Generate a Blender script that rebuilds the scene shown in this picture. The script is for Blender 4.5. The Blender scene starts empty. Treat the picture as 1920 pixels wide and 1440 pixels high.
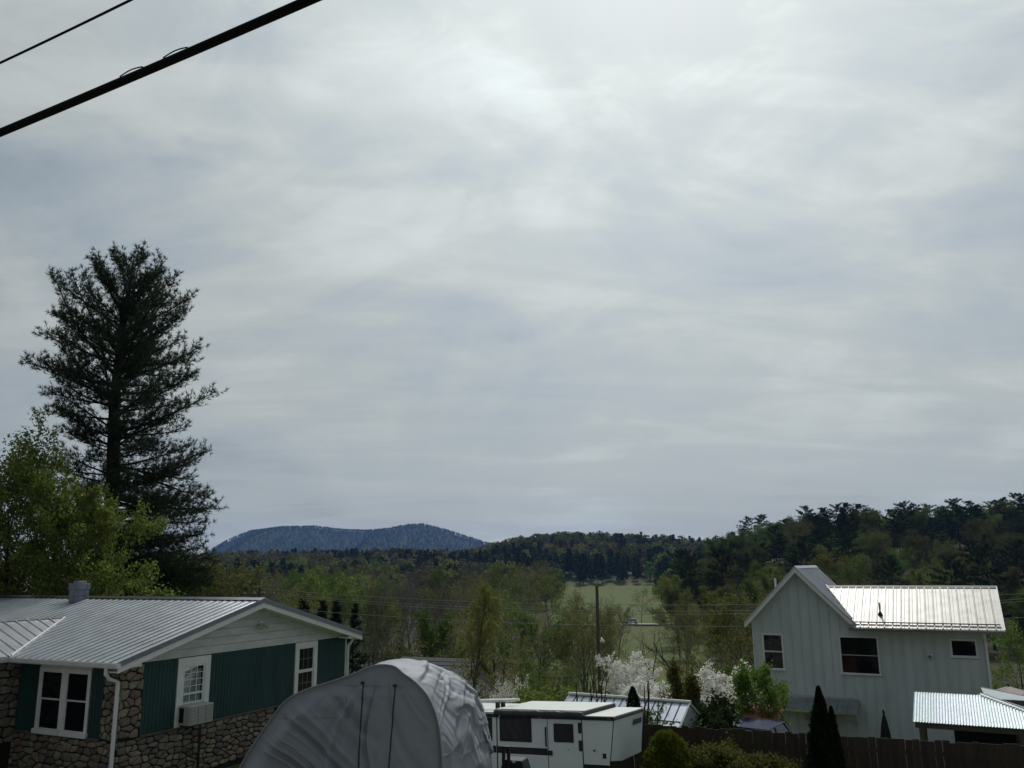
import bpy, bmesh, math, random
import numpy as np
from mathutils import Vector, Matrix
from mathutils.bvhtree import BVHTree

# ------------------------------------------------------------------ camera, sky, sun
scene = bpy.context.scene
COL = scene.collection
R = math.radians
CAM_Z = 4.6
FPX, PITCH, ROLL = 1584.0, R(12.08), R(0.54)          # focal length in photo pixels (1920 wide)
cam_data = bpy.data.cameras.new('camera')
cam_data.sensor_width = 36.0
cam_data.lens = 36.0 * FPX / 1920.0
cam_data.clip_start = 0.05
cam_data.clip_end = 30000
cam = bpy.data.objects.new('camera', cam_data)
COL.objects.link(cam)
cam.matrix_world = (Matrix.Translation((0, 0, CAM_Z)) @ Matrix.Rotation(R(90) + PITCH, 4, 'X') @ Matrix.Rotation(-ROLL, 4, 'Z'))
scene.camera = cam

SUN_EL, SUN_AZ = R(46), R(12)
SUN_DIR = Vector((math.cos(SUN_EL) * math.sin(SUN_AZ), math.cos(SUN_EL) * math.cos(SUN_AZ), math.sin(SUN_EL)))

def make_world():
    w = bpy.data.worlds.new('World'); scene.world = w; w.use_nodes = True
    nt = w.node_tree; N = nt.nodes; L = nt.links
    N.clear()
    def nd(t, **k):
        n = N.new(t)
        for a, b in k.items(): setattr(n, a, b)
        return n
    def math_(op, a, b=None, c=None, clamp=False):
        n = nd('ShaderNodeMath', operation=op); n.use_clamp = clamp
        for i, v in enumerate((a, b, c)):
            if v is None: continue
            if isinstance(v, (int, float)): n.inputs[i].default_value = v
            else: L.new(v, n.inputs[i])
        return n.outputs[0]
    def smooth(v, a, b):
        n = nd('ShaderNodeMapRange', interpolation_type='SMOOTHSTEP')
        L.new(v, n.inputs[0]); n.inputs[1].default_value = a; n.inputs[2].default_value = b
        return n.outputs[0]
    def mixc(f, a, b, bt='MIX'):
        n = nd('ShaderNodeMix', data_type='RGBA', blend_type=bt)
        if isinstance(f, (int, float)): n.inputs[0].default_value = f
        else: L.new(f, n.inputs[0])
        for i, v in ((6, a), (7, b)):
            if isinstance(v, tuple): n.inputs[i].default_value = (*v, 1)
            else: L.new(v, n.inputs[i])
        return n.outputs[2]
    tc = nd('ShaderNodeTexCoord')
    nrm = nd('ShaderNodeVectorMath', operation='NORMALIZE'); L.new(tc.outputs['Generated'], nrm.inputs[0])
    d = nrm.outputs[0]
    sp = nd('ShaderNodeSeparateXYZ'); L.new(d, sp.inputs[0])
    zc = math_('ADD', math_('MAXIMUM', sp.outputs[2], 0.0), 0.16)
    px = math_('DIVIDE', sp.outputs[0], zc); py = math_('DIVIDE', sp.outputs[1], zc)
    cb = nd('ShaderNodeCombineXYZ'); L.new(px, cb.inputs[0]); L.new(py, cb.inputs[1])
    def noise(scale, det, rough, dist, rot, sc, off):
        mp = nd('ShaderNodeMapping'); L.new(cb.outputs[0], mp.inputs[0])
        mp.inputs['Rotation'].default_value = (0, 0, rot); mp.inputs['Scale'].default_value = sc; mp.inputs['Location'].default_value = off
        n = nd('ShaderNodeTexNoise'); n.inputs['Scale'].default_value = scale; n.inputs['Detail'].default_value = det
        n.inputs['Roughness'].default_value = rough; n.inputs['Distortion'].default_value = dist
        L.new(mp.outputs[0], n.inputs['Vector']); return n.outputs[0]
    big = noise(1.05, 4, 0.5, 0.5, 0.5, (1, 0.8, 1), (3.1, 1.7, 0))
    streak = noise(1.7, 5, 0.55, 0.6, -0.42, (0.75, 1.9, 1), (7.3, 2.2, 0))
    fine = noise(3.6, 7, 0.58, 1.1, 0.6, (0.8, 1.5, 1), (1.2, 5.1, 0))
    def dnoise(scale, det, rough, dist, rot, sc, off):
        mp = nd('ShaderNodeMapping'); L.new(d, mp.inputs[0]); mp.inputs['Rotation'].default_value = rot; mp.inputs['Scale'].default_value = sc; mp.inputs['Location'].default_value = off
        n = nd('ShaderNodeTexNoise'); n.inputs['Scale'].default_value = scale; n.inputs['Detail'].default_value = det; n.inputs['Roughness'].default_value = rough; n.inputs['Distortion'].default_value = dist
        L.new(mp.outputs[0], n.inputs['Vector']); return n.outputs[0]
    blot = dnoise(3.1, 6, 0.56, 0.9, (0, 0.45, 0), (0.8, 1.0, 1.35), (0.7, 2.3, 0.4))
    wisp = dnoise(7.5, 7, 0.62, 1.3, (0, 0.6, 0), (0.7, 1.0, 1.5), (3.3, 1.1, 2.4))
    dot = nd('ShaderNodeVectorMath', operation='DOT_PRODUCT'); L.new(d, dot.inputs[0]); dot.inputs[1].default_value = SUN_DIR
    dp = dot.outputs['Value']
    wide = math_('MULTIPLY', math_('ADD', dp, 1.0), 0.5)
    glow = math_('POWER', math_('MAXIMUM', dp, 0.0), 8.0)
    lum = math_('ADD', math_('ADD', math_('MULTIPLY', wide, 0.34), 0.085), math_('MULTIPLY', glow, 0.37))
    lum = math_('ADD', lum, math_('MULTIPLY', math_('POWER', math_('SUBTRACT', 1.0, math_('ABSOLUTE', sp.outputs[2]), None), 7.0), math_('MULTIPLY', wide, 0.065)))
    m = math_('ADD', math_('MULTIPLY', smooth(blot, 0.36, 0.64), 0.27), math_('MULTIPLY', smooth(streak, 0.36, 0.64), 0.18))
    m = math_('ADD', m, math_('MULTIPLY', smooth(big, 0.32, 0.68), 0.10))
    m = math_('ADD', m, math_('MULTIPLY', smooth(wisp, 0.36, 0.70), math_('ADD', math_('MULTIPLY', glow, 0.16), 0.05)))
    m = math_('ADD', m, math_('MULTIPLY', smooth(fine, 0.34, 0.70), 0.05))
    modn = math_('ADD', m, 0.70)
    cover = smooth(m, 0.14, 0.46)
    tint = mixc(cover, (0.875, 1.0, 1.05), (0.935, 1.01, 1.0))
    low = math_('POWER', math_('SUBTRACT', 1.0, math_('ABSOLUTE', sp.outputs[2])), 8.0)
    tint = mixc(math_('MULTIPLY', low, 0.8), tint, (0.97, 1.01, 0.93))
    sc = nd('ShaderNodeVectorMath', operation='SCALE'); L.new(tint, sc.inputs[0]); L.new(math_('MULTIPLY', lum, modn), sc.inputs['Scale'])
    sky = nd('ShaderNodeTexSky', sky_type='NISHITA'); sky.sun_disc = False
    sky.sun_elevation = SUN_EL; sky.sun_rotation = SUN_AZ; sky.dust_density = 2.0
    sky_s = nd('ShaderNodeVectorMath', operation='SCALE'); L.new(sky.outputs[0], sky_s.inputs[0]); sky_s.inputs['Scale'].default_value = 0.10
    # thin high cloud lets a little of the clear sky through where it is thinnest
    thin = math_('ADD', math_('MULTIPLY', cover, 0.14), 0.84)
    col = mixc(thin, sky_s.outputs[0], sc.outputs[0])
    bg = nd('ShaderNodeBackground'); L.new(col, bg.inputs[0]); bg.inputs[1].default_value = 1.0
    out = nd('ShaderNodeOutputWorld'); L.new(bg.outputs[0], out.inputs[0])
make_world()
sun_data = bpy.data.lights.new('sun', 'SUN'); sun_data.energy = 3.0; sun_data.angle = R(8); sun_data.color = (1.0, 0.965, 0.91)
sun = bpy.data.objects.new('sun', sun_data); COL.objects.link(sun)
sun.rotation_euler = SUN_DIR.to_track_quat('Z', 'Y').to_euler()

scene.render.engine = 'CYCLES'
scene.view_settings.view_transform = 'Standard'
scene.view_settings.look = 'None'
scene.view_settings.exposure = 0.0
scene.view_settings.gamma = 1.0
scene.view_settings.use_curve_mapping = False
cy = scene.cycles
cy.max_bounces = 4; cy.diffuse_bounces = 2; cy.glossy_bounces = 3; cy.transmission_bounces = 3
cy.transparent_max_bounces = 6; cy.volume_bounces = 0
cy.use_adaptive_sampling = True; cy.adaptive_threshold = 0.015; cy.sample_clamp_indirect = 4.0
try: cy.use_denoising = True
except Exception: pass

# ------------------------------------------------------------------ helpers
def ray(px, py):
    a, b = px - 960.0, 720.0 - py
    cr, sr = math.cos(ROLL), math.sin(ROLL)
    a, b = a * cr + b * sr, -a * sr + b * cr
    c, s = math.cos(PITCH), math.sin(PITCH)
    v = Vector((a / FPX, c - b / FPX * s, s + b / FPX * c))
    return v / v.y
def at(px, py, Y):
    """world point at forward distance Y that the photo shows at pixel (px, py)"""
    r = ray(px, py); return Vector((r.x * Y, Y, CAM_Z + r.z * Y))

MATS = {}
def mat(name, col, rough=0.7, metal=0.0, var=0.15, scale=4.0, bump=0.0, bscale=40.0, col2=None, spec=0.4, detail=5, stretch=(1, 1, 1), obj_var=0.0, coords='Object'):
    m = bpy.data.materials.new(name); m.use_nodes = True
    nt = m.node_tree; N = nt.nodes; L = nt.links
    p = N['Principled BSDF']
    p.inputs['Roughness'].default_value = rough; p.inputs['Metallic'].default_value = metal
    p.inputs['Specular IOR Level'].default_value = spec
    tc = N.new('ShaderNodeTexCoord'); mp = N.new('ShaderNodeMapping'); mp.inputs['Scale'].default_value = stretch
    L.new(tc.outputs[coords], mp.inputs[0])
    n = N.new('ShaderNodeTexNoise'); n.inputs['Scale'].default_value = scale; n.inputs['Detail'].default_value = detail; n.inputs['Roughness'].default_value = 0.6
    L.new(mp.outputs[0], n.inputs['Vector'])
    mr = N.new('ShaderNodeMapRange'); L.new(n.outputs[0], mr.inputs[0]); mr.inputs[1].default_value = 0.3; mr.inputs[2].default_value = 0.7
    mx = N.new('ShaderNodeMix'); mx.data_type = 'RGBA'; L.new(mr.outputs[0], mx.inputs[0])
    c2 = col2 if col2 else tuple(c * (1 + var) for c in col); c1 = col if col2 else tuple(c * (1 - var) for c in col)
    mx.inputs[6].default_value = (*c1, 1); mx.inputs[7].default_value = (*c2, 1)
    outc = mx.outputs[2]
    if obj_var:
        oi = N.new('ShaderNodeObjectInfo'); hs = N.new('ShaderNodeHueSaturation')
        mr2 = N.new('ShaderNodeMapRange'); L.new(oi.outputs['Random'], mr2.inputs[0]); mr2.inputs[3].default_value = 1 - obj_var; mr2.inputs[4].default_value = 1 + obj_var
        L.new(mr2.outputs[0], hs.inputs['Value']); L.new(outc, hs.inputs['Color'])
        m2 = N.new('ShaderNodeMath'); m2.operation = 'MULTIPLY_ADD'; L.new(oi.outputs['Random'], m2.inputs[0]); m2.inputs[1].default_value = 0.05; m2.inputs[2].default_value = 0.475
        L.new(m2.outputs[0], hs.inputs['Hue']); outc = hs.outputs[0]
    L.new(outc, p.inputs['Base Color'])
    if bump:
        n2 = N.new('ShaderNodeTexNoise'); n2.inputs['Scale'].default_value = bscale; n2.inputs['Detail'].default_value = 4
        L.new(mp.outputs[0], n2.inputs['Vector'])
        b = N.new('ShaderNodeBump'); b.inputs['Strength'].default_value = bump; b.inputs['Distance'].default_value = 0.02
        L.new(n2.outputs[0], b.inputs['Height']); L.new(b.outputs[0], p.inputs['Normal'])
    MATS[name] = m; return m

def leafmat(name, a, b, trans=0.35, obj_var=0.2, hue=0.04):
    m = bpy.data.materials.new(name); m.use_nodes = True
    nt = m.node_tree; N = nt.nodes; L = nt.links; N.clear()
    at_ = N.new('ShaderNodeAttribute'); at_.attribute_name = 'tint'
    mx = N.new('ShaderNodeMix'); mx.data_type = 'RGBA'; L.new(at_.outputs['Fac'], mx.inputs[0])
    mx.inputs[6].default_value = (*a, 1); mx.inputs[7].default_value = (*b, 1)
    oi = N.new('ShaderNodeObjectInfo'); hs = N.new('ShaderNodeHueSaturation')
    mr = N.new('ShaderNodeMapRange'); L.new(oi.outputs['Random'], mr.inputs[0]); mr.inputs[3].default_value = 1 - obj_var; mr.inputs[4].default_value = 1 + obj_var
    wn = N.new('ShaderNodeTexWhiteNoise'); wn.noise_dimensions = '1D'; L.new(oi.outputs['Random'], wn.inputs['W'])
    mh = N.new('ShaderNodeMapRange'); L.new(wn.outputs['Value'], mh.inputs[0]); mh.inputs[3].default_value = 0.5 - hue; mh.inputs[4].default_value = 0.5 + hue
    L.new(mx.outputs[2], hs.inputs['Color']); L.new(mr.outputs[0], hs.inputs['Value']); L.new(mh.outputs[0], hs.inputs['Hue'])
    df = N.new('ShaderNodeBsdfDiffuse'); tr = N.new('ShaderNodeBsdfTranslucent'); ms = N.new('ShaderNodeMixShader'); ms.inputs[0].default_value = trans
    L.new(hs.outputs[0], df.inputs[0]); L.new(hs.outputs[0], tr.inputs[0]); L.new(df.outputs[0], ms.inputs[1]); L.new(tr.outputs[0], ms.inputs[2])
    o = N.new('ShaderNodeOutputMaterial'); L.new(ms.outputs[0], o.inputs[0])
    MATS[name] = m; return m

def M(x): return MATS[x] if isinstance(x, str) else x

class MB:
    """collects shapes; build() links them as one mesh object"""
    def __init__(s): s.v = []; s.f = []; s.sm = False
    def box(s, x0, x1, y0, y1, z0, z1, T=None):
        b = len(s.v)
        for z in (z0, z1):
            for p in ((x0, y0), (x1, y0), (x1, y1), (x0, y1)): s.v.append((p[0], p[1], z))
        s.f += [tuple(b + i for i in q) for q in ((3, 2, 1, 0), (4, 5, 6, 7), (0, 1, 5, 4), (1, 2, 6, 5), (2, 3, 7, 6), (3, 0, 4, 7))]
        return s
    def poly(s, pts): b = len(s.v); s.v += [tuple(p) for p in pts]; s.f.append(tuple(range(b, b + len(pts)))); return s
    def prism(s, pts, off):
        """polygon pts (3D) extruded by vector off"""
        n = len(pts); b = len(s.v); off = Vector(off)
        s.v += [tuple(p) for p in pts] + [tuple(Vector(p) + off) for p in pts]
        s.f.append(tuple(range(b + n - 1, b - 1, -1))); s.f.append(tuple(range(b + n, b + 2 * n)))
        for i in range(n): j = (i + 1) % n; s.f.append((b + i, b + j, b + n + j, b + n + i))
        return s
    def tube(s, pts, r, k=8, cap=True):
        pts = [Vector(p) for p in pts]; n = len(pts); b = len(s.v); rr = r if isinstance(r, (list, tuple)) else [r] * n
        ref = None
        for i, p in enumerate(pts):
            d = (pts[min(i + 1, n - 1)] - pts[max(i - 1, 0)]).normalized()
            if ref is None: ref = Vector((0, 0, 1)) if abs(d.z) < 0.9 else Vector((1, 0, 0))
            x = d.cross(ref).normalized(); y = x.cross(d).normalized(); ref = y
            for j in range(k):
                a = 2 * math.pi * j / k; s.v.append(tuple(p + (x * math.cos(a) + y * math.sin(a)) * rr[i]))
        for i in range(n - 1):
            for j in range(k):
                j2 = (j + 1) % k; s.f.append((b + i * k + j, b + i * k + j2, b + (i + 1) * k + j2, b + (i + 1) * k + j))
        if cap: s.f.append(tuple(b + j for j in range(k - 1, -1, -1))); s.f.append(tuple(b + (n - 1) * k + j for j in range(k)))
        s.sm = True
        return s
    def mesh(s, name):
        me = bpy.data.meshes.new(name); me.from_pydata(s.v, [], s.f)
        bm = bmesh.new(); bm.from_mesh(me); bmesh.ops.recalc_face_normals(bm, faces=bm.faces); bm.to_mesh(me); bm.free()
        return me
    def build(s, name, m, parent=None, bevel=0.0, smooth=None):
        me = s.mesh(name); me.materials.append(M(m))
        sm = s.sm if smooth is None else smooth
        if sm: me.shade_smooth(); me.set_sharp_from_angle(angle=R(40))
        o = bpy.data.objects.new(name, me); COL.objects.link(o)
        if parent: o.parent = parent
        if bevel:
            b = o.modifiers.new('edge', 'BEVEL'); b.width = bevel; b.segments = 1; b.limit_method = 'ANGLE'
        return o
def box(name, m, parent, x0, x1, y0, y1, z0, z1, bevel=0.0): return MB().box(x0, x1, y0, y1, z0, z1).build(name, m, parent, bevel)
def tag(o, label=None, cat=None, group=None, kind=None):
    if label: o['label'] = label
    if cat: o['category'] = cat
    if group: o['group'] = group
    if kind: o['kind'] = kind
    return o
def thing(name, loc, rz, label, cat, group=None):
    o = bpy.data.objects.new(name, None); COL.objects.link(o); o.location = loc; o.rotation_euler = (0, 0, rz); o.empty_display_size = 0.3
    return tag(o, label, cat, group)
def link(name, me, parent=None):
    o = bpy.data.objects.new(name, me); COL.objects.link(o)
    if parent: o.parent = parent
    return o

def npmesh(name, V, faces, mats, mi=None, tint=None, smooth=False):
    """faces: list of (n,k) int arrays (k=3 or 4)"""
    me = bpy.data.meshes.new(name)
    V = np.asarray(V, np.float32)
    me.vertices.add(len(V)); me.vertices.foreach_set('co', V.ravel())
    loops = np.concatenate([f.ravel() for f in faces]).astype(np.int32)
    tot = np.concatenate([np.full(len(f), f.shape[1], np.int32) for f in faces])
    start = np.concatenate([[0], np.cumsum(tot)[:-1]]).astype(np.int32)
    me.loops.add(len(loops)); me.loops.foreach_set('vertex_index', loops)
    me.polygons.add(len(tot)); me.polygons.foreach_set('loop_start', start); me.polygons.foreach_set('loop_total', tot)
    for m in mats: me.materials.append(M(m))
    if mi is not None: me.polygons.foreach_set('material_index', np.asarray(mi, np.int32))
    if smooth: me.polygons.foreach_set('use_smooth', np.ones(len(tot), bool))
    if tint is not None:
        a = me.attributes.new('tint', 'FLOAT', 'FACE'); a.data.foreach_set('value', np.asarray(tint, np.float32))
    me.update(calc_edges=True); me.validate()
    return me

# ------------------------------------------------------------------ materials
mat('roof_metal', (0.45, 0.47, 0.495), 0.30, 1.0, var=0.16, scale=2.0, bump=0.02, bscale=6, obj_var=0.03)
mat('roof_metal_new', (0.255, 0.255, 0.245), 0.52, 1.0, var=0.14, scale=2.2, bump=0.02, bscale=5, obj_var=0.03)
mat('galvanised', (0.52, 0.57, 0.60), 0.38, 1.0, var=0.13, scale=9, bump=0.02, bscale=14, obj_var=0.05)
mat('flashing_dark', (0.20, 0.22, 0.25), 0.45, 0.6, var=0.1)
mat('white_paint', (0.66, 0.68, 0.66), 0.55, var=0.08, scale=3, bump=0.04, bscale=60)
mat('weathered_white', (0.42, 0.45, 0.44), 0.65, scale=2.3, col2=(0.58, 0.60, 0.585), bump=0.08, bscale=25, stretch=(1, 1, 3))
mat('gutter_white', (0.62, 0.64, 0.64), 0.38, var=0.08, scale=5)
mat('green_siding', (0.019, 0.050, 0.050), 0.62, var=0.22, scale=2.5, bump=0.1, bscale=30, stretch=(1, 1, 0.25), spec=0.25)
mat('mortar', (0.012, 0.010, 0.008), 0.95, var=0.3, scale=9, bump=0.4, bscale=60)
for i, (c, c2) in enumerate((((.090, .072, .053), (.158, .130, .098)), ((.108, .094, .076), (.185, .165, .135)), ((.075, .068, .058), (.13, .12, .104)), ((.112, .080, .052), (.19, .145, .098)), ((.060, .052, .043), (.11, .097, .08)))):
    mat('stone_%d' % i, tuple(q * 1.35 for q in c), 0.9, scale=9, col2=tuple(q * 1.4 for q in c2), bump=0.5, bscale=30, obj_var=0.22)
mat('sill_stone', (0.09, 0.08, 0.07), 0.9, var=0.25, scale=8, bump=0.4)
mat('block_paint', (0.19, 0.21, 0.26), 0.85, var=0.16, scale=7, bump=0.4, bscale=40, obj_var=0.12)
mat('dark_glass', (0.006, 0.008, 0.011), 0.06, var=0.2, spec=0.35)
mat('window_shadow', (0.004, 0.004, 0.005), 0.9, var=0.1)
mat('curtain', (0.62, 0.64, 0.64), 0.9, var=0.25, scale=14, stretch=(1, 1, 0.2))
mat('appliance', (0.42, 0.41, 0.39), 0.5, var=0.08, scale=6)
mat('grille', (0.20, 0.195, 0.19), 0.6, var=0.1)
mat('black_metal', (0.010, 0.010, 0.012), 0.38, var=0.3, scale=6)
mat('black_plastic', (0.012, 0.012, 0.014), 0.55, var=0.3, scale=6)
mat('awning_vinyl', (0.028, 0.030, 0.036), 0.35, var=0.3, scale=10, bump=0.5, bscale=9)
mat('board_batten', (0.46, 0.515, 0.55), 0.6, var=0.10, scale=1.3, bump=0.08, bscale=40, stretch=(1, 1, 0.22), obj_var=.03)
mat('trim_white', (0.62, 0.66, 0.68), 0.5, var=0.04, scale=3)
mat('trailer_white', (0.62, 0.68, 0.68), 0.35, var=0.05, scale=2)
mat('trailer_roof', (0.46, 0.50, 0.47), 0.45, var=0.07, scale=2)
mat('lettering', (0.034, 0.037, 0.041), 0.5, var=0.1)
mat('stripe_dark', (0.008, 0.010, 0.012), 0.5, var=0.2)
mat('cover_fabric', (0.215, 0.235, 0.265), 0.68, 0.10, var=0.06, scale=5, bump=0.10, bscale=14, spec=0.3)
mat('cover_piping', (0.010, 0.010, 0.013), 0.6)
mat('emblem_ink', (0.05, 0.052, 0.056), 0.7)
mat('fence_wood', (0.036, 0.027, 0.020), 0.9, var=0.4, scale=5, bump=0.3, bscale=25, stretch=(5, 5, 0.5), obj_var=0.14)
mat('shingle', (0.060, 0.062, 0.068), 0.95, var=0.35, scale=22, bump=0.4, bscale=50)
mat('grey_siding', (0.15, 0.15, 0.155), 0.8, var=0.1)
mat('pole_wood', (0.085, 0.076, 0.066), 0.9, var=0.3, scale=6, stretch=(4, 4, 0.4), bump=0.3)
mat('wire', (0.30, 0.30, 0.29), 0.6, 0.0)
mat('cable_black', (0.004, 0.004, 0.004), 0.8, var=0.2, spec=0.1)
mat('asphalt', (0.20, 0.20, 0.20), 0.85, var=0.2, scale=0.6)
mat('tan_canvas', (0.24, 0.20, 0.17), 0.85, var=0.1, scale=5)
mat('brick_red', (0.22, 0.07, 0.045), 0.85, var=0.2)
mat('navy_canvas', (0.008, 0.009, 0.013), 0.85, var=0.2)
mat('car_blue', (0.006, 0.018, 0.075), 0.25, 0.2, var=0.05, spec=0.6)
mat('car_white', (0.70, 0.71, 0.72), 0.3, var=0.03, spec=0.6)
mat('rubber', (0.015, 0.015, 0.015), 0.85)
mat('chrome', (0.6, 0.6, 0.62), 0.25, 1.0)
mat('red_plastic', (0.30, 0.03, 0.02), 0.5)
mat('lamp_glass', (0.60, 0.60, 0.56), 0.25, spec=0.6)
mat('greenhouse_pane', (0.40, 0.43, 0.50), 0.25, 0.35, var=0.10, scale=2, obj_var=0.08)
mat('bar_dark', (0.035, 0.045, 0.065), 0.55, 0.2)
mat('bark', (0.040, 0.033, 0.027), 0.95, var=0.35, scale=7, bump=0.4, bscale=20)
mat('bark_dark', (0.016, 0.014, 0.012), 0.95, var=0.3, scale=7)
mat('bark_grey', (0.095, 0.088, 0.078), 0.95, var=0.3, scale=5)
mat('matte_black', (0.004, 0.004, 0.004), 1.0, spec=0.0)
mat('twig', (0.105, 0.090, 0.076), 0.95, var=0.2, scale=3, obj_var=0.25)
leafmat('needle_near', (0.026, 0.044, 0.030), (0.060, 0.085, 0.046), 0.12, 0.0, 0.0)
leafmat('needle', (0.020, 0.034, 0.023), (0.054, 0.074, 0.042), 0.10, 0.3, 0.02)
leafmat('leaf_near', (0.082, 0.122, 0.028), (0.180, 0.218, 0.055), 0.48, 0.0, 0.0)
leafmat('leaf_bud', (0.120, 0.135, 0.042), (0.220, 0.225, 0.075), 0.35, 0.3, 0.035)
leafmat('leaf_spring', (0.070, 0.110, 0.028), (0.150, 0.190, 0.048), 0.38, 0.3, 0.04)
leafmat('leaf_olive', (0.065, 0.070, 0.028), (0.125, 0.122, 0.045), 0.30, 0.3, 0.03)
leafmat('leaf_bright', (0.080, 0.135, 0.022), (0.170, 0.240, 0.045), 0.45, 0.1, 0.02)
leafmat('leaf_dark', (0.018, 0.032, 0.014), (0.040, 0.058, 0.023), 0.15, 0.2, 0.02)
leafmat('arbor', (0.010, 0.018, 0.010), (0.032, 0.048, 0.022), 0.08, 0.15, 0.01)
leafmat('arbor_bright', (0.055, 0.080, 0.012), (0.150, 0.180, 0.028), 0.3, 0.1, 0.01)
leafmat('blossom', (0.60, 0.60, 0.56), (0.86, 0.86, 0.82), 0.3, 0.05, 0.0)
leafmat('shrub', (0.050, 0.060, 0.018), (0.120, 0.120, 0.035), 0.35, 0.2, 0.02)
leafmat('redbud', (0.11, 0.065, 0.055), (0.17, 0.11, 0.09), 0.3, 0.2, 0.02)

# ------------------------------------------------------------------ terrain
def interp(x, xs, ys): return np.interp(x, xs, ys)
def sstep(a, b, x): t = np.clip((x - a) / (b - a), 0, 1); return t * t * (3 - 2 * t)
def wob(x, y, k, s=0.0):
    return (np.sin(x * k + 1.3 + s) * np.cos(y * k * 0.83 + 0.7 + s) + 0.5 * np.sin(x * k * 2.1 + y * k * 1.7 + 2.1 + s) + 0.3 * np.cos(x * k * 3.7 - y * k * 4.1 + s))
def ground_z(x, y):
    x = np.asarray(x, float); y = np.asarray(y, float)
    r = np.maximum(y, 1.0); t = np.clip(x / r, -2, 2)
    base = interp(y, [-200, -20, 0, 6, 10, 16, 20, 30, 40, 60, 85, 120, 300, 450, 560, 700], [6, 4.0, 3.0, 1.0, 0, -0.05, -0.8, -2.6, -4.2, -8, -12, -13.4, -13.6, -13.0, -9.5, -6.0])
    # the ranch house stands on a level pad
    pad = sstep(-1.5, -4.5, x) * sstep(36, 27, y) * sstep(8, 12, y) * (x > -40)
    base = base * (1 - pad) + 0.0 * pad
    crest = interp(t, [-2, -0.6, -0.3, -0.05, 0.0, 0.06, 0.12, 0.2, 0.3, 2], [6, 2, 1, 3, 15, 20, 17, 11, 12, 10])
    far = sstep(560, 900, y) * sstep(2200, 1100, y)
    base = base + (crest - base) * far * (y > 560)
    base = np.where(y > 900, crest * sstep(2200, 1100, y) + (-2) * (1 - sstep(2200, 1100, y)), base)
    # forested hill on the right
    hcrest = interp(t, [0.17, 0.22, 0.29, 0.34, 0.467, 0.6, 0.9, 2], [-13.5, -5, 5, 9, 11, 14, 20, 24])
    hill = sstep(165, 385, y) * sstep(0.15, 0.235, t) * sstep(1000, 600, y)
    base = base + np.maximum(hcrest - base, 0) * hill
    base = base + wob(x, y, 0.02) * 0.5 * sstep(45, 120, y) + wob(x, y, 0.006) * 2.0 * sstep(600, 900, y)
    return base
def gz(x, y): return float(ground_z(x, y))

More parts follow.
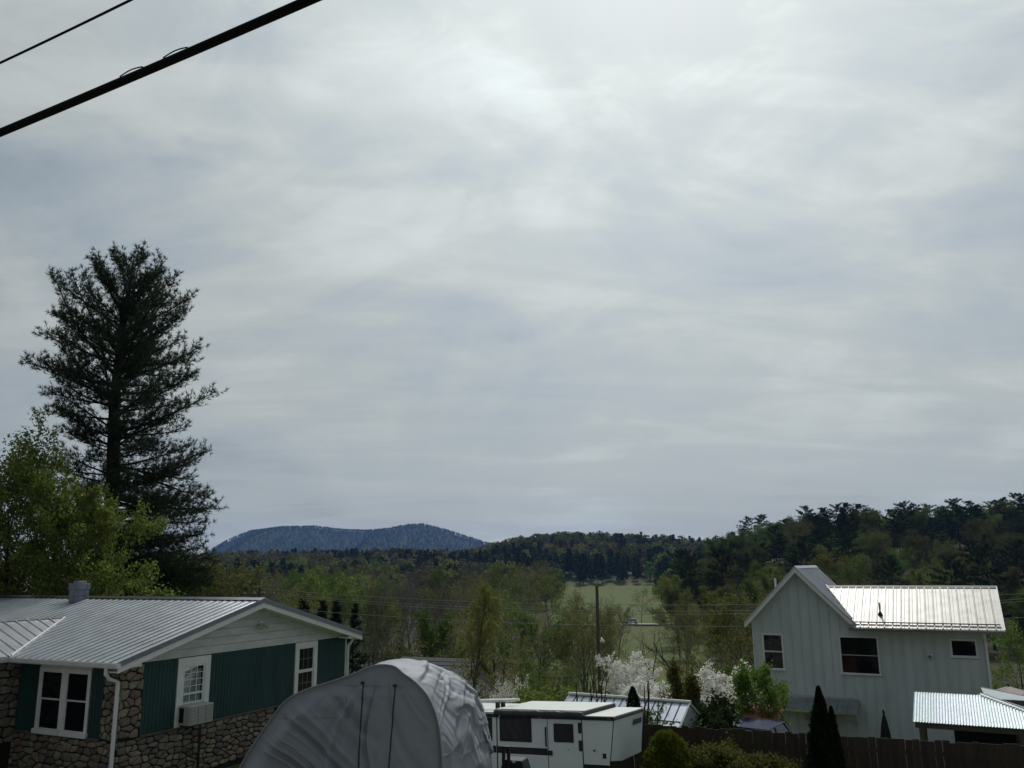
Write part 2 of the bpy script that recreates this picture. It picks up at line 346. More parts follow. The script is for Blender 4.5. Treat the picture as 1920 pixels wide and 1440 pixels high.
def build_ground():
    ys = np.concatenate([np.linspace(-60, 0, 8), np.linspace(3, 60, 40)[0:], np.linspace(64, 200, 30), np.linspace(212, 1000, 62), np.geomspace(1030, 7000, 22)])
    ts = np.linspace(-1.25, 1.25, 150)
    Yg, Tg = np.meshgrid(ys, ts, indexing='ij')
    Xg = Tg * (np.maximum(Yg, 0) + 60)
    Z = ground_z(Xg, Yg)
    V = np.stack([Xg, Yg, Z], -1).reshape(-1, 3)
    n, m = Yg.shape
    idx = np.arange(n * m).reshape(n, m)
    F = np.stack([idx[:-1, :-1], idx[:-1, 1:], idx[1:, 1:], idx[1:, :-1]], -1).reshape(-1, 4)
    me = npmesh('ground', V, [F], [ground_mat()], smooth=True)
    return tag(link('ground', me), 'sloping yard falling to a grassy valley with fields and wooded hills', None, kind='structure')
def ground_mat():
    m = bpy.data.materials.new('ground_cover'); m.use_nodes = True
    nt = m.node_tree; N = nt.nodes; L = nt.links; p = N['Principled BSDF']; p.inputs['Roughness'].default_value = 0.95; p.inputs['Specular IOR Level'].default_value = 0.1
    g = N.new('ShaderNodeNewGeometry'); sp = N.new('ShaderNodeSeparateXYZ'); L.new(g.outputs['Position'], sp.inputs[0])
    def noise(s, d=5):
        n = N.new('ShaderNodeTexNoise'); n.inputs['Scale'].default_value = s; n.inputs['Detail'].default_value = d; L.new(g.outputs['Position'], n.inputs['Vector']); return n.outputs[0]
    def mr(v, a, b):
        n = N.new('ShaderNodeMapRange'); n.interpolation_type = 'SMOOTHSTEP'; L.new(v, n.inputs[0]); n.inputs[1].default_value = a; n.inputs[2].default_value = b; return n.outputs[0]
    def mx(f, a, b):
        n = N.new('ShaderNodeMix'); n.data_type = 'RGBA'; L.new(f, n.inputs[0])
        for i, v in ((6, a), (7, b)):
            if isinstance(v, tuple): n.inputs[i].default_value = (*v, 1)
            else: L.new(v, n.inputs[i])
        return n.outputs[2]
    def ma(op, a, b):
        n = N.new('ShaderNodeMath'); n.operation = op; n.use_clamp = False
        for i, v in enumerate((a, b)):
            if isinstance(v, (int, float)): n.inputs[i].default_value = v
            else: L.new(v, n.inputs[i])
        return n.outputs[0]
    grass = mx(mr(noise(0.035), 0.35, 0.65), (0.066, 0.100, 0.026), (0.098, 0.100, 0.036))
    grass = mx(mr(noise(0.5), 0.4, 0.8), grass, (0.060, 0.088, 0.025))
    litter = mx(mr(noise(0.4), 0.35, 0.65), (0.035, 0.030, 0.020), (0.045, 0.050, 0.022))
    # woodland floor outside the open valley field
    t = ma('DIVIDE', sp.outputs[0], ma('MAXIMUM', sp.outputs[1], 1.0))
    field = ma('MULTIPLY', mr(t, 0.02, 0.05), mr(t, 0.245, 0.205))
    field = ma('MULTIPLY', field, mr(sp.outputs[1], 620, 570))
    near = mr(sp.outputs[1], 62, 50)
    wood = mx(ma('MAXIMUM', field, near), litter, grass)
    gravel = mx(mr(noise(9, 8), 0.35, 0.65), (0.13, 0.125, 0.115), (0.24, 0.23, 0.21))
    col = mx(ma('MULTIPLY', mr(sp.outputs[1], 18.5, 17.5), mr(noise(0.25), 0.35, 0.5)), wood, gravel)
    L.new(col, p.inputs['Base Color'])
    b = N.new('ShaderNodeBump'); b.inputs['Strength'].default_value = 0.5; b.inputs['Distance'].default_value = 0.05; L.new(noise(6, 6), b.inputs['Height']); L.new(b.outputs[0], p.inputs['Normal'])
    return m
build_ground()

# mountain: two rounded summits with spurs
MT_PX = [(0, 1060), (330, 1062), (385, 1036), (430, 1009), (470, 994), (530, 986), (590, 985), (640, 991), (690, 993), (730, 989), (762, 983), (792, 981), (830, 990), (870, 1003), (905, 1014), (940, 1023), (1100, 1040), (1500, 1054)]
MT_Y = 4200.0
mt_x = np.array([at(px, py, MT_Y).x for px, py in MT_PX]); mt_z = np.array([at(px, py, MT_Y).z for px, py in MT_PX])
def mountain_z(x, y):
    x = np.asarray(x, float); y = np.asarray(y, float)
    top = np.interp(x * MT_Y / y, mt_x, mt_z) * y / MT_Y - 12
    spur = 0.17 * np.sin(x * 0.0105 + 0.8) + 0.10 * np.sin(x * 0.023 + 2.0 + y * 0.002) + 0.05 * np.sin(x * 0.051 + y * 0.004)
    s = np.clip((y - 3000) / (MT_Y - 3000) + spur * np.sin(np.clip((y - 3000) / (MT_Y - 3000), 0, 1) * math.pi), 0, 1)
    back = 1 - sstep(MT_Y, 6000, y) * 0.9
    return -6 + (top + 6) * (s ** 1.15) * back
def build_mountain():
    ys = np.concatenate([np.linspace(2900, MT_Y, 40), np.linspace(MT_Y + 60, 6000, 14)]); ts = np.linspace(-0.75, 0.5, 170)
    Yg, Tg = np.meshgrid(ys, ts, indexing='ij'); Xg = Tg * Yg
    Z = mountain_z(Xg, Yg)
    idx = np.arange(Yg.size).reshape(Yg.shape)
    F = np.stack([idx[:-1, :-1], idx[:-1, 1:], idx[1:, 1:], idx[1:, :-1]], -1).reshape(-1, 4)
    m = mat('mountain_floor', (0.016, 0.020, 0.014), 1.0, scale=0.006, col2=(0.028, 0.034, 0.018), coords='Object', spec=0.05)
    me = npmesh('mountain', np.stack([Xg, Yg, Z], -1).reshape(-1, 3), [F], [m], smooth=True)
    tag(link('mountain', me), 'distant blue wooded mountain with two rounded summits', None, kind='structure')
build_mountain()

# valley road
def build_road():
    m = MB(); pts = []
    for px in np.linspace(1020, 1480, 40):
        Y = 262 - (px - 1180) * 0.03; x = (px - 960) / FPX * Y * 1.0
        pts.append((x, Y))
    for i in range(len(pts) - 1):
        (x0, y0), (x1, y1) = pts[i], pts[i + 1]
        q = []
        for (x, y) in ((x0, y0 - 3), (x1, y1 - 3), (x1, y1 + 3), (x0, y0 + 3)): q.append((x, y, max(gz(x, y0), gz(x, y0 - 3), gz(x, y0 + 3)) + 0.25))
        m.poly(q)
    bm = m.build('road', 'asphalt'); tag(bm, 'pale strip of road crossing the valley meadow', None, kind='structure')
build_road()

# ------------------------------------------------------------------ ranch house (near, left)
def clip_poly(poly, n, c):
    """keep the part of 2D poly where n.p <= c"""
    out = []
    for i in range(len(poly)):
        a, b = poly[i], poly[(i + 1) % len(poly)]
        da, db = n[0] * a[0] + n[1] * a[1] - c, n[0] * b[0] + n[1] * b[1] - c
        if da <= 0: out.append(a)
        if da * db < 0: t = da / (da - db); out.append((a[0] + (b[0] - a[0]) * t, a[1] + (b[1] - a[1]) * t))
    return out
def stones_for(rng, s0, s1, z0, z1, sw=0.27, sh=0.16):
    """irregular fieldstone outlines filling a rectangle (stretched Voronoi cells)"""
    nz = max(1, round((z1 - z0) / sh)); pts = []
    for j in range(-1, nz + 1):
        w = sw * rng.uniform(0.75, 1.25); x = s0 - sw * rng.uniform(0, 1) - sw
        while x < s1 + 2 * sw:
            if rng.random() > .2: pts.append((x + rng.uniform(-.3, .3) * w, z0 + (j + .5 + rng.uniform(-.36, .36)) * (z1 - z0) / nz)); x += w * rng.uniform(0.6, 1.35)
    asp = sw / sh; cells = []
    for i, p in enumerate(pts):
        if not (s0 - sw < p[0] < s1 + sw and z0 - sh < p[1] < z1 + sh): continue
        poly = [(s0, z0), (s1, z0), (s1, z1), (s0, z1)]
        for j, q in enumerate(pts):
            if i == j or abs(q[0] - p[0]) > 3 * sw or abs(q[1] - p[1]) > 3.5 * sh: continue
            # metric: x scaled by 1/asp
            nx, ny = (q[0] - p[0]) / asp ** 2, q[1] - p[1]
            c = nx * (p[0] + q[0]) / 2 + ny * (p[1] + q[1]) / 2
            poly = clip_poly(poly, (nx, ny), c)
            if len(poly) < 3: break
        if len(poly) >= 3: cells.append(poly)
    return cells
def stone_mesh(poly, rng, to3, depth):
    a = np.array(poly); c = a.mean(0)
    ext = a.max(0) - a.min(0)
    if min(ext) < 0.05: return None
    gap = 0.014
    # shrink towards centre, then round the corners once
    r = a - c; ln = np.maximum(np.linalg.norm(r, axis=1, keepdims=True), 1e-4)
    a = c + r * np.clip(1 - gap / ln * 1.3, 0.3, 1)
    pts = []
    n = len(a)
    for i in range(n):
        p, q = a[i], a[(i + 1) % n]
        if np.linalg.norm(q - p) < 0.012: pts.append((p + q) / 2); continue
        pts += [p * .87 + q * .13, p * .13 + q * .87]
    a = np.array(pts); a += np.array([[rng.gauss(0, .005), rng.gauss(0, .004)] for _ in a])
    n = len(a)
    d = depth * rng.uniform(0.6, 1.3)
    rings = [(a, -0.03), (a, d * .6), (c + (a - c) * 0.91, d * .95), (c + (a - c) * 0.5, d * (1.0 + rng.uniform(-.15, .15)))]
    V = []; F = []
    for rg, dd in rings: V += [to3(p[0], p[1], dd + (rng.gauss(0, .004) if dd > 0.02 else 0)) for p in rg]
    V.append(to3(c[0], c[1], d * 1.1))
    for k in range(3):
        for i in range(n): j = (i + 1) % n; F.append((k * n + i, k * n + j, (k + 1) * n + j, (k + 1) * n + i))
    for i in range(n): F.append((3 * n + i, 3 * n + (i + 1) % n, 4 * n))
    me = bpy.data.meshes.new('stone'); me.from_pydata(V, [], F)
    bm = bmesh.new(); bm.from_mesh(me); bmesh.ops.recalc_face_normals(bm, faces=bm.faces); bm.to_mesh(me); bm.free(); me.shade_smooth()
    return me

def rib_panel(name, m, parent, P0, along, down, w, L, nrib, h=0.022, L2=None, lo0=0.0, lo1=0.0, up=Vector((0, 0, 1))):
    """metal roof sheet: from ridge corner P0, width w along 'along', length L along 'down', trapezoid ribs; lower edge may be slanted (L -> L2), upper edge too"""
    along = Vector(along).normalized(); down = Vector(down).normalized(); nrm = along.cross(down)
    if nrm.z < 0: nrm = -nrm
    prof = []
    pitch = w / nrib
    for i in range(nrib):
        x = i * pitch
        prof += [(x, 0), (x + .012, h), (x + .038, h), (x + .05, 0)]
        if pitch > .2: prof += [(x + pitch * .5 - .01, 0), (x + pitch * .5, .005), (x + pitch * .5 + .01, 0)]
    prof.append((w, 0))
    V = []; F = []
    L2 = L if L2 is None else L2
    for x, hh in prof:
        f = x / w; LL = L + (L2 - L) * f; u0 = lo0 + (lo1 - lo0) * f
        for dd in (u0, LL): V.append(tuple(P0 + along * x + down * dd + nrm * hh))
        for dd in (u0, LL): V.append(tuple(P0 + along * x + down * dd + nrm * (hh - 0.006)))
    n = len(prof)
    for i in range(n - 1):
        a, b = 4 * i, 4 * (i + 1)
        F += [(a, a + 1, b + 1, b), (a + 2, b + 2, b + 3, a + 3), (a + 1, a + 3, b + 3, b + 1), (a, b, b + 2, a + 2)]
    F += [(0, 2, 3, 1), (4 * n - 4, 4 * n - 3, 4 * n - 1, 4 * n - 2)]
    b = MB(); b.v = V; b.f = F
    return b.build(name, m, parent)

def sash_window(parent, wall, s0, s1, z0, z1, trim=0.10, name='window', tm='white_paint', mid=True, cols=0, rows=0, depth=0.03, sill=True, glass='dark_glass', meet=0.5, sash_w=0.045, head=None):
    """wall(s, z, d) -> local point, d outward; window with casing, sash rails, panes"""
    def wb(mb, a0, a1, b0, b1, d0, d1):
        p = wall(a0, b0, d0); q = wall(a1, b1, d1)
        return mb.box(min(p[0], q[0]), max(p[0], q[0]), min(p[1], q[1]), max(p[1], q[1]), min(p[2], q[2]), max(p[2], q[2]))
    head = trim if head is None else head
    i0, i1, j0, j1 = s0 + trim, s1 - trim, z0 + trim * .8, z1 - head
    w = wb(MB(), i0, i1, j0, j1, 0.001, depth * .25).build(name, 'window_shadow', parent)
    for nm, a in (('casing', (s0, i0, z0, z1)), ('casing', (i1, s1, z0, z1)), ('casing', (i0, i1, j1, z1))): wb(MB(), *a, -0.01, depth).build(nm, tm, w, 0.004)
    wb(MB(), s0 - (.03 if sill else 0), s1 + (.03 if sill else 0), z0 - (.03 if sill else 0), j0, -0.01, depth + (.04 if sill else .002)).build('sill', tm, w, 0.004)
    zm = j0 + (j1 - j0) * meet
    spans = ((j0, zm), (zm, j1)) if mid else ((j0, j1),)
    for k, (b0, b1) in enumerate(spans):
        dd = depth * (.45 if k == 0 else .7)
        for a in ((i0, i0 + sash_w, b0, b1), (i1 - sash_w, i1, b0, b1), (i0 + sash_w, i1 - sash_w, b0, b0 + sash_w), (i0 + sash_w, i1 - sash_w, b1 - sash_w, b1)):
            wb(MB(), *a, 0.002, dd + .002).build('sash_rail', tm, w)
        g0, g1, h0, h1 = i0 + sash_w, i1 - sash_w, b0 + sash_w, b1 - sash_w
        nc, nr = max(cols, 1), max(rows, 1)
        for c in range(nc):
            for r_ in range(nr):
                wb(MB(), g0 + (g1 - g0) * c / nc + .004, g0 + (g1 - g0) * (c + 1) / nc - .004, h0 + (h1 - h0) * r_ / nr + .004, h0 + (h1 - h0) * (r_ + 1) / nr - .004, .006, dd * .6).build('pane', glass, w)
        for c in range(1, nc): x = g0 + (g1 - g0) * c / nc; wb(MB(), x - .005, x + .005, h0, h1, .004, dd * .62).build('muntin', 'grille', w)
        for r_ in range(1, nr): y = h0 + (h1 - h0) * r_ / nr; wb(MB(), g0, g1, y - .005, y + .005, .004, dd * .61).build('muntin', 'grille', w)
    return w

def ranch_house():
    rng = random.Random(4)
    A = R(25.7)
    T = thing('ranch_house', (-8.266, 18.314, 0), -A, 'single-storey ranch house with ribbed metal roof, green siding and fieldstone base', 'house')
    W, ZE, SL, OE, OG = 7.8, 2.73, 0.2627, 0.24, 0.41
    ridge_v = W / 2; ridge_z = ZE + SL * (ridge_v + OE); LEN = -14.0
    ZS, ZB = 1.14, 2.63
    RC = .17
    front = lambda s, z, d: Vector((s, RC - d, z))
    side = lambda s, z, d: Vector((d, s, z))
    # core walls
    box('wall', 'mortar', T, LEN, -0.02, RC + .02, RC + .2, -0.6, 2.74).name = 'front_wall'
    o = MB().prism([(-.2, RC + 0.2, -.6), (-.2, W - .02, -.6), (-.2, W - .02, ZB + .12), (-.2, ridge_v, ridge_z - .16), (-.2, RC + 0.2, ZB + .12)], (.18, 0, 0)).build('end_wall', 'mortar', T)
    box('rear_wall', 'green_siding', T, LEN, -0.2, W - .2, W - .02, -.6, ZB + .1)
    # fieldstone facing, every stone its own piece
    sw = MB().box(LEN, -0.01, RC - 0.012, RC + 0.018, -.6, ZS).build('stone_facing', 'mortar', T)
    sides = MB().box(-.018, .012, RC, W, -.6, ZS).build('stone_facing', 'mortar', T)
    pf = MB().box(-.46, -.01, RC - 0.012, RC + .018, ZS, ZB + .05).build('stone_facing', 'mortar', T)
    ps = MB().box(-.018, .012, RC, .72, ZS, ZB - .0).build('stone_facing', 'mortar', T)
    STONES = []
    spec = [(sw, front, -3.3, 0.03, 0.1, ZS - .03, .245, .145), (sides, side, RC - .02, 4.9, 0.1, ZS - .035, .24, .125), (pf, front, -.46, .035, ZS - .02, ZB + .03, .17, .15), (ps, side, RC - .02, .72, ZS - .02, ZB - .02, .25, .16)]
    for par, wall, a0, a1, b0, b1, sx, sz in spec:
        for poly in stones_for(rng, a0, a1, b0, b1, sx, sz):
            me = stone_mesh(poly, rng, lambda s, z, d: tuple(wall(s, z, d + .01)), .035)
            if me is None: continue
            me.materials.append(M('stone_%d' % rng.choice((0, 0, 1, 1, 2, 2, 3, 4))))
            STONES.append((max(c[0] for c in poly) - min(c[0] for c in poly), me, par))
    box('sill_ledge', 'sill_stone', T, -3.2, -.46, RC - .075, RC + .01, ZS - .035, ZS + .012, .006)
    box('sill_ledge', 'sill_stone', T, -.01, .065, .73, W, ZS - .035, ZS + .012, .006)
    # grooved green siding: boards with recessed joints
    def siding(wall, s0, s1, z0, z1, d):
        n = max(1, round((s1 - s0) / 0.105)); m = MB(); par = None
        p = wall(s0, z0, 0.0); q = wall(s1, z1, d * .5)
        par = MB().box(min(p[0], q[0]), max(p[0], q[0]), min(p[1], q[1]), max(p[1], q[1]), z0, z1).build('siding', 'green_siding', T)
        for i in range(n):
            a = s0 + (s1 - s0) * i / n + .005; b = s0 + (s1 - s0) * (i + 1) / n - .005
            p = wall(a, z0, d * .5); q = wall(b, z1, d + rng.uniform(0, .002))
            MB().box(min(p[0], q[0]), max(p[0], q[0]), min(p[1], q[1]), max(p[1], q[1]), z0 + .002, z1 - .002).build('siding_board', 'green_siding', par)
    siding(front, -3.22, -2.50, ZS + .012, ZB + .07, .026)
    siding(front, -.86, -.46, ZS + .012, ZB + .07, .026)
    siding(side, .72, 1.64, ZS + .012, ZB, .026); siding(side, 2.60, 5.60, ZS + .012, ZB, .026); siding(side, 6.53, W - .02, ZS + .012, ZB, .026)
    box('header_board', 'white_paint', T, -2.50, -.86, RC - .03, RC, 2.5, ZB + .07)
    # windows: paired casements under the front eave, two sash windows in the end wall
    sash_window(T, front, -2.50, -1.68, 1.16, 2.5, trim=.085, depth=.05, meet=.52, sash_w=.018)
    sash_window(T, front, -1.68, -.86, 1.16, 2.5, trim=.085, depth=.05, meet=.52, sash_w=.018)
    w2 = sash_window(T, side, 5.61, 6.52, 1.16, 2.62, trim=.13, depth=.05, cols=3, rows=2, meet=.5, sash_w=.04)
    # end-wall window with the raised lower sash (an air conditioner sits in the opening)
    w1 = MB().box(.001, .008, 1.8, 2.45, 1.18, 2.45).build('window', 'window_shadow', T)
    for a in ((1.64, 1.80, 1.14, 2.61), (2.45, 2.61, 1.14, 2.61), (1.80, 2.45, 2.44, 2.61)): MB().box(-.01, .05, a[0], a[1], a[2], a[3]).build('casing', 'white_paint', w1, .004)
    box('curtain', 'curtain', w1, .009, .0125, 1.82, 2.36, 1.62, 2.34)
    for a in ((1.80, 1.845, 1.60, 2.44), (2.405, 2.45, 1.60, 2.44), (1.845, 2.405, 2.40, 2.44), (1.845, 2.405, 1.80, 1.84), (1.845, 2.405, 1.60, 1.64)): MB().box(.014, .038, *a).build('sash_rail', 'white_paint', w1)
    gl = glass_mat()
    for r_ in range(4):
        for c in range(3):
            a0 = 1.845 + c * .56 / 3; z0 = 1.84 + r_ * .14
            MB().box(.018, .022, a0 + .008, a0 + .56 / 3 - .008, z0 + .007, z0 + .133).build('pane', gl, w1)
    for c in range(3): MB().box(.018, .022, 1.853 + c * .56 / 3, 1.837 + (c + 1) * .56 / 3, 1.645, 1.795).build('pane', gl, w1)
    for c in (1, 2): MB().box(.016, .030, 1.845 + c * .56 / 3 - .008, 1.845 + c * .56 / 3 + .008, 1.64, 2.40).build('muntin', 'white_paint', w1)
    for r_ in (1, 2, 3): MB().box(.017, .029, 1.845, 2.405, 1.84 + r_ * .14 - .007, 1.84 + r_ * .14 + .007).build('muntin', 'white_paint', w1)
    # lapped boards of the gable
    nb = 6; hb = (ridge_z - .1 - ZB) / nb
    for i in range(nb):
        z0 = ZB + hb * i; z1 = z0 + hb - .008
        def vz(z): return max(0.02, (z - (ZE - .14)) / SL - OE)
        lo, lo1 = vz(z0), vz(z1)
        if i == 0: lo = .05
        pts = [(0, lo, z0), (0, W - lo, z0), (0, W - lo1, z1), (0, lo1, z1)]
        b = MB(); off = .034
        b.v = [(-.02, p[1], p[2]) for p in pts] + [(off if k < 2 else off - .014, p[1], p[2]) for k, p in enumerate(pts)]
        b.f = [(3, 2, 1, 0), (4, 5, 6, 7)] + [(k, (k + 1) % 4, 4 + (k + 1) % 4, 4 + k) for k in range(4)]
        b.build('gable_board', 'weathered_white', T)
    # roof sheets, four ribs to a sheet
    for sgn in (1, -1):
        slope = MB().prism([(LEN, ridge_v, ridge_z - .03), (LEN, ridge_v - sgn * (ridge_v + OE - .03), ridge_z - .03 - SL * (ridge_v + OE - .03)), (LEN, ridge_v - sgn * (ridge_v + OE - .03), ridge_z - .09 - SL * (ridge_v + OE - .03)), (LEN, ridge_v, ridge_z - .09)], (-LEN + OG - .02, 0, 0)).build('roof_slope', 'white_paint', T)
        dn = Vector((0, -sgn, -SL)).normalized(); L_ = (ridge_v + OE + .04) * math.sqrt(1 + SL * SL)
        x = OG; 
        while x > LEN + .5:
            rib_panel('roof_sheet', 'roof_metal', slope, Vector((x - .914, ridge_v, ridge_z)), (1, 0, 0), dn, .912, L_, 4, h=.017)
            x -= .914
        # rake trim: grey flashing over a white board
        p0 = Vector((OG, ridge_v, ridge_z)); p1 = Vector((OG, ridge_v - sgn * (ridge_v + OE + .03), ridge_z - SL * (ridge_v + OE + .03)))
        MB().prism([p0 + Vector((0, 0, .03)), p1 + Vector((0, 0, .03)), p1 + Vector((0, 0, -.075)), p0 + Vector((0, 0, -.075))], (.022, 0, 0)).build('rake_flashing', 'flashing_dark', T)
        MB().prism([p0 + Vector((-.03, 0, -.076)), p1 + Vector((-.03, 0, -.076)), p1 + Vector((-.03, 0, -.2)), p0 + Vector((-.03, 0, -.2))], (.03, 0, 0)).build('rake_board', 'white_paint', T)
        q0 = p0 + Vector((-.40, 0, -.17)); q1 = p1 + Vector((-.40, 0, -.17))
        MB().prism([q0, q1, q1 + Vector((.36, 0, 0)), q0 + Vector((.36, 0, 0))], (0, 0, -.02)).build('rake_soffit', 'white_paint', T)
    MB().prism([(LEN, ridge_v - .16, ridge_z - .012), (LEN, ridge_v, ridge_z + .045), (LEN, ridge_v + .16, ridge_z - .012), (LEN, ridge_v, ridge_z + .03)], (-LEN + OG + .02, 0, 0)).build('ridge_cap', 'roof_metal', T)
    # boxed eave returns, soffit, gutter, downspouts
    for v0, v1 in ((-OE - .02, .34), (W - .34, W + OE + .02)):
        MB().prism([(0.036, v0, 2.60), (0.036, v1, 2.60), (0.036, v1, 2.60 + .09 + (.0 if v0 < 0 else 0.0)), (0.036, v0, 2.66)], (OG - .07, 0, 0)).build('eave_return', 'white_paint', T)
    box('soffit', 'white_paint', T, LEN, OG - .05, -OE, RC, 2.60, 2.625)
    def gutter(x0, x1, v):
        prof = [(0, 0), (-.075, .02), (-.105, .10), (-.115, .10), (-.085, .012), (0, -.01)]
        b = MB().prism([(x0, v + p[0], 2.615 + p[1]) for p in prof], (x1 - x0, 0, 0)).build('gutter', 'gutter_white', T)
        MB().prism([(x1, v, 2.607), (x1, v - .08, 2.63), (x1, v - .118, 2.717), (x1, v, 2.717)], (.006, 0, 0)).build('end_cap', 'gutter_white', b)
    gutter(-3.02, OG + .03, -OE - .005)
    xg, vg = .02, -.03
    dsp = MB().tube([(.10, -OE - .06, 2.62), (.10, -OE - .06, 2.50), (.07, -OE + .04, 2.40), (.03, RC - .10, 2.30), (.03, RC - .10, 1.3), (.03, RC - .10, 0.05)], .042, 8).build('downspout', 'gutter_white', T)
    MB().tube([(.12, W + OE - .02, 2.62), (.11, W + OE - .04, 2.50), (.07, W + .06, 2.34), (.07, W + .05, 0.1)], .04, 8).build('downspout', 'gutter_white', T)
    box('corner_board', 'white_paint', T, -.01, .045, W - .02, W + .03, ZS, ZB)
    # projecting front bay with its own cross gable
    cr, cz, ce = -4.69, 3.38, -3.02
    bay = MB().box(-6.3, -3.2, -3.2, .1, -.6, 2.70).build('bay_wall', 'mortar', T)
    for poly in stones_for(rng, -.9, .16, 0.9, 2.6, .25, .17):
        me = stone_mesh(poly, rng, lambda s, z, d: (-3.2 + d + .004, s, z), .035)
        if me is None: continue
        me.materials.append(M('stone_%d' % rng.choice((0, 1, 2, 4)))); STONES.append((max(c[0] for c in poly) - min(c[0] for c in poly), me, bay))
    # the three hundred widest stones are pieces of their own; the small fillers form one part
    STONES.sort(key=lambda q: -q[0])
    for _, me, par in STONES[:298]: link('stone', me, par)
    V = []; F = []; MI = []; names = ['stone_%d' % i for i in range(5)]
    for _, me, par in STONES[298:]:
        b0 = len(V); V += [tuple(v.co) for v in me.vertices]; k_ = names.index(me.materials[0].name)
        for p in me.polygons: F.append(tuple(b0 + i for i in p.vertices)); MI.append(k_)
    fm = bpy.data.meshes.new('filler_stones'); fm.from_pydata(V, [], F)
    for nm in names: fm.materials.append(M(nm))
    fm.polygons.foreach_set('material_index', MI); fm.shade_smooth()
    link('filler_stones', fm, T)['kind'] = 'stuff'
    csl = (cz - 2.73) / (cr - ce)
    for sg in (1, -1):
        dn = Vector((sg * 1.0, 0, -abs(csl))).normalized(); Lc = abs(cr - ce) * math.sqrt(1 + csl * csl)
        # sheets follow the valley: the part behind the valley line is cut away
        sl = MB().prism([(cr, -3.6, cz - .03), (cr + sg * 1.64, -3.6, cz - .03 - abs(csl) * 1.64), (cr + sg * 1.64, -.4, cz - .03 - abs(csl) * 1.64), (cr, 2.1, cz - .03)], (0, 0, -.05)).build('roof_slope', 'white_paint', T)
        v = -3.6
        while v < 2.2:
            v1 = v + .3
            # length down the slope where the valley meets: valley from (cr, 2.27) to (ce, -.22)
            def cut(vv): return Lc if vv <= -.22 else max(0.02, Lc * (2.27 - vv) / 2.49)
            if cut(v1) > .03: rib_panel('roof_sheet', 'roof_metal', sl, Vector((cr, v, cz)), (0, 1, 0), dn, .298, cut(v), 1, L2=cut(v1), h=.026)
            v = v1
        MB().tube([(cr, -3.6, cz + .012), (cr, 2.27, cz + .012)], .03, 6).build('ridge_cap', 'gutter_white', sl)
        if sg > 0: MB().tube([(cr, 2.27, cz + .02), (ce, -.22, 2.755)], .02, 6).build('valley_flashing', 'gutter_white', sl)
    prof = [(0, 0), (.075, .02), (.105, .10), (.115, .10), (.085, .012), (0, -.01)]
    MB().prism([(-3.02 + p[0], -3.5, 2.615 + p[1]) for p in prof], (0, 3.5 - OE - .02, 0)).build('gutter', 'gutter_white', T)
    # painted block chimney, course by course
    X0, X1, V0, V1 = -6.14, -5.80, 3.42, 3.78
    ch = box('chimney', 'mortar', T, X0 + .03, X1 - .03, V0 + .03, V1 - .03, 3.3, 4.20)
    for k in range(5):
        z0 = 3.36 + k * .17; e = .005 * rng.uniform(-1, 1); c = .5 + rng.uniform(-.2, .2)
        e += .02 if k == 4 else 0
        for (a0, a1) in ((0, c), (c, 1)):
            x0, x1 = X0 - e, X1 + e
            box('block', 'block_paint', ch, x0 + (x1 - x0) * a0 + .003, x0 + (x1 - x0) * a1 - .003, V0 - e, V0 + .035, z0, z0 + .163, .006)
            y0, y1 = V0 + .038, V1 + e
            box('block', 'block_paint', ch, X1 - .035, X1 + e, y0 + (y1 - y0) * a0 + .003, y0 + (y1 - y0) * a1 - .003, z0, z0 + .163, .006)
    box('flue_cap', 'block_paint', ch, X0 + .05, X1 - .05, V0 + .05, V1 - .05, 4.20, 4.27, .01)
    # twin flood lamp
    fl = MB().tube([(.04, 4.21, 3.22), (.075, 4.21, 3.22)], .07, 12).build('flood_light', 'white_paint', T)
    for sg in (-1, 1):
        b = Vector((.075, 4.21, 3.22)); d = Vector((.55, sg * .75, -.45)).normalized()
        MB().tube([b, b + d * .07, b + d * .075, b + d * .12, b + d * .20], [.018, .018, .038, .05, .068], 10).build('lamp_head', 'appliance', fl)
    return T
def glass_mat():
    m = bpy.data.materials.new('clear_pane'); m.use_nodes = True; N = m.node_tree.nodes; L = m.node_tree.links; N.clear()
    t = N.new('ShaderNodeBsdfTransparent'); t.inputs[0].default_value = (.8, .84, .84, 1); g = N.new('ShaderNodeBsdfGlossy'); g.inputs['Roughness'].default_value = .03
    f = N.new('ShaderNodeFresnel'); f.inputs[0].default_value = 1.6; mx = N.new('ShaderNodeMixShader'); o = N.new('ShaderNodeOutputMaterial')
    mx.inputs[0].default_value = .16; L.new(t.outputs[0], mx.inputs[1]); L.new(g.outputs[0], mx.inputs[2]); L.new(mx.outputs[0], o.inputs[0]); return m
HOUSE = ranch_house()

def window_ac():
    A = R(25.7)
    T = thing('air_conditioner', (-8.266, 18.314, 0), -A, 'grey window air conditioner jutting out of the end wall window of the ranch house', 'air conditioner')
    b = box('housing', 'appliance', T, .052, .40, 1.72, 2.42, 1.20, 1.60, .008)
    box('side_vent', 'window_shadow', T, .09, .22, 1.712, 1.7195, 1.25, 1.56)
    for k in range(3):
        a0 = 1.735 + k * .225
        g = box('grille', 'grille', T, .401, .408, a0, a0 + .215, 1.225, 1.575)
        for j in range(9): box('louvre', 'appliance', g, .4085, .414, a0 + .006, a0 + .209, 1.235 + j * .038, 1.253 + j * .038)
    box('bracket', 'flashing_dark', T, .05, .38, 2.09, 2.13, 1.17, 1.198)
    MB().tube([(.34, 2.11, 1.17), (.34, 2.11, .05)], .03, 8).build('support_post', 'black_metal', T)
window_ac()

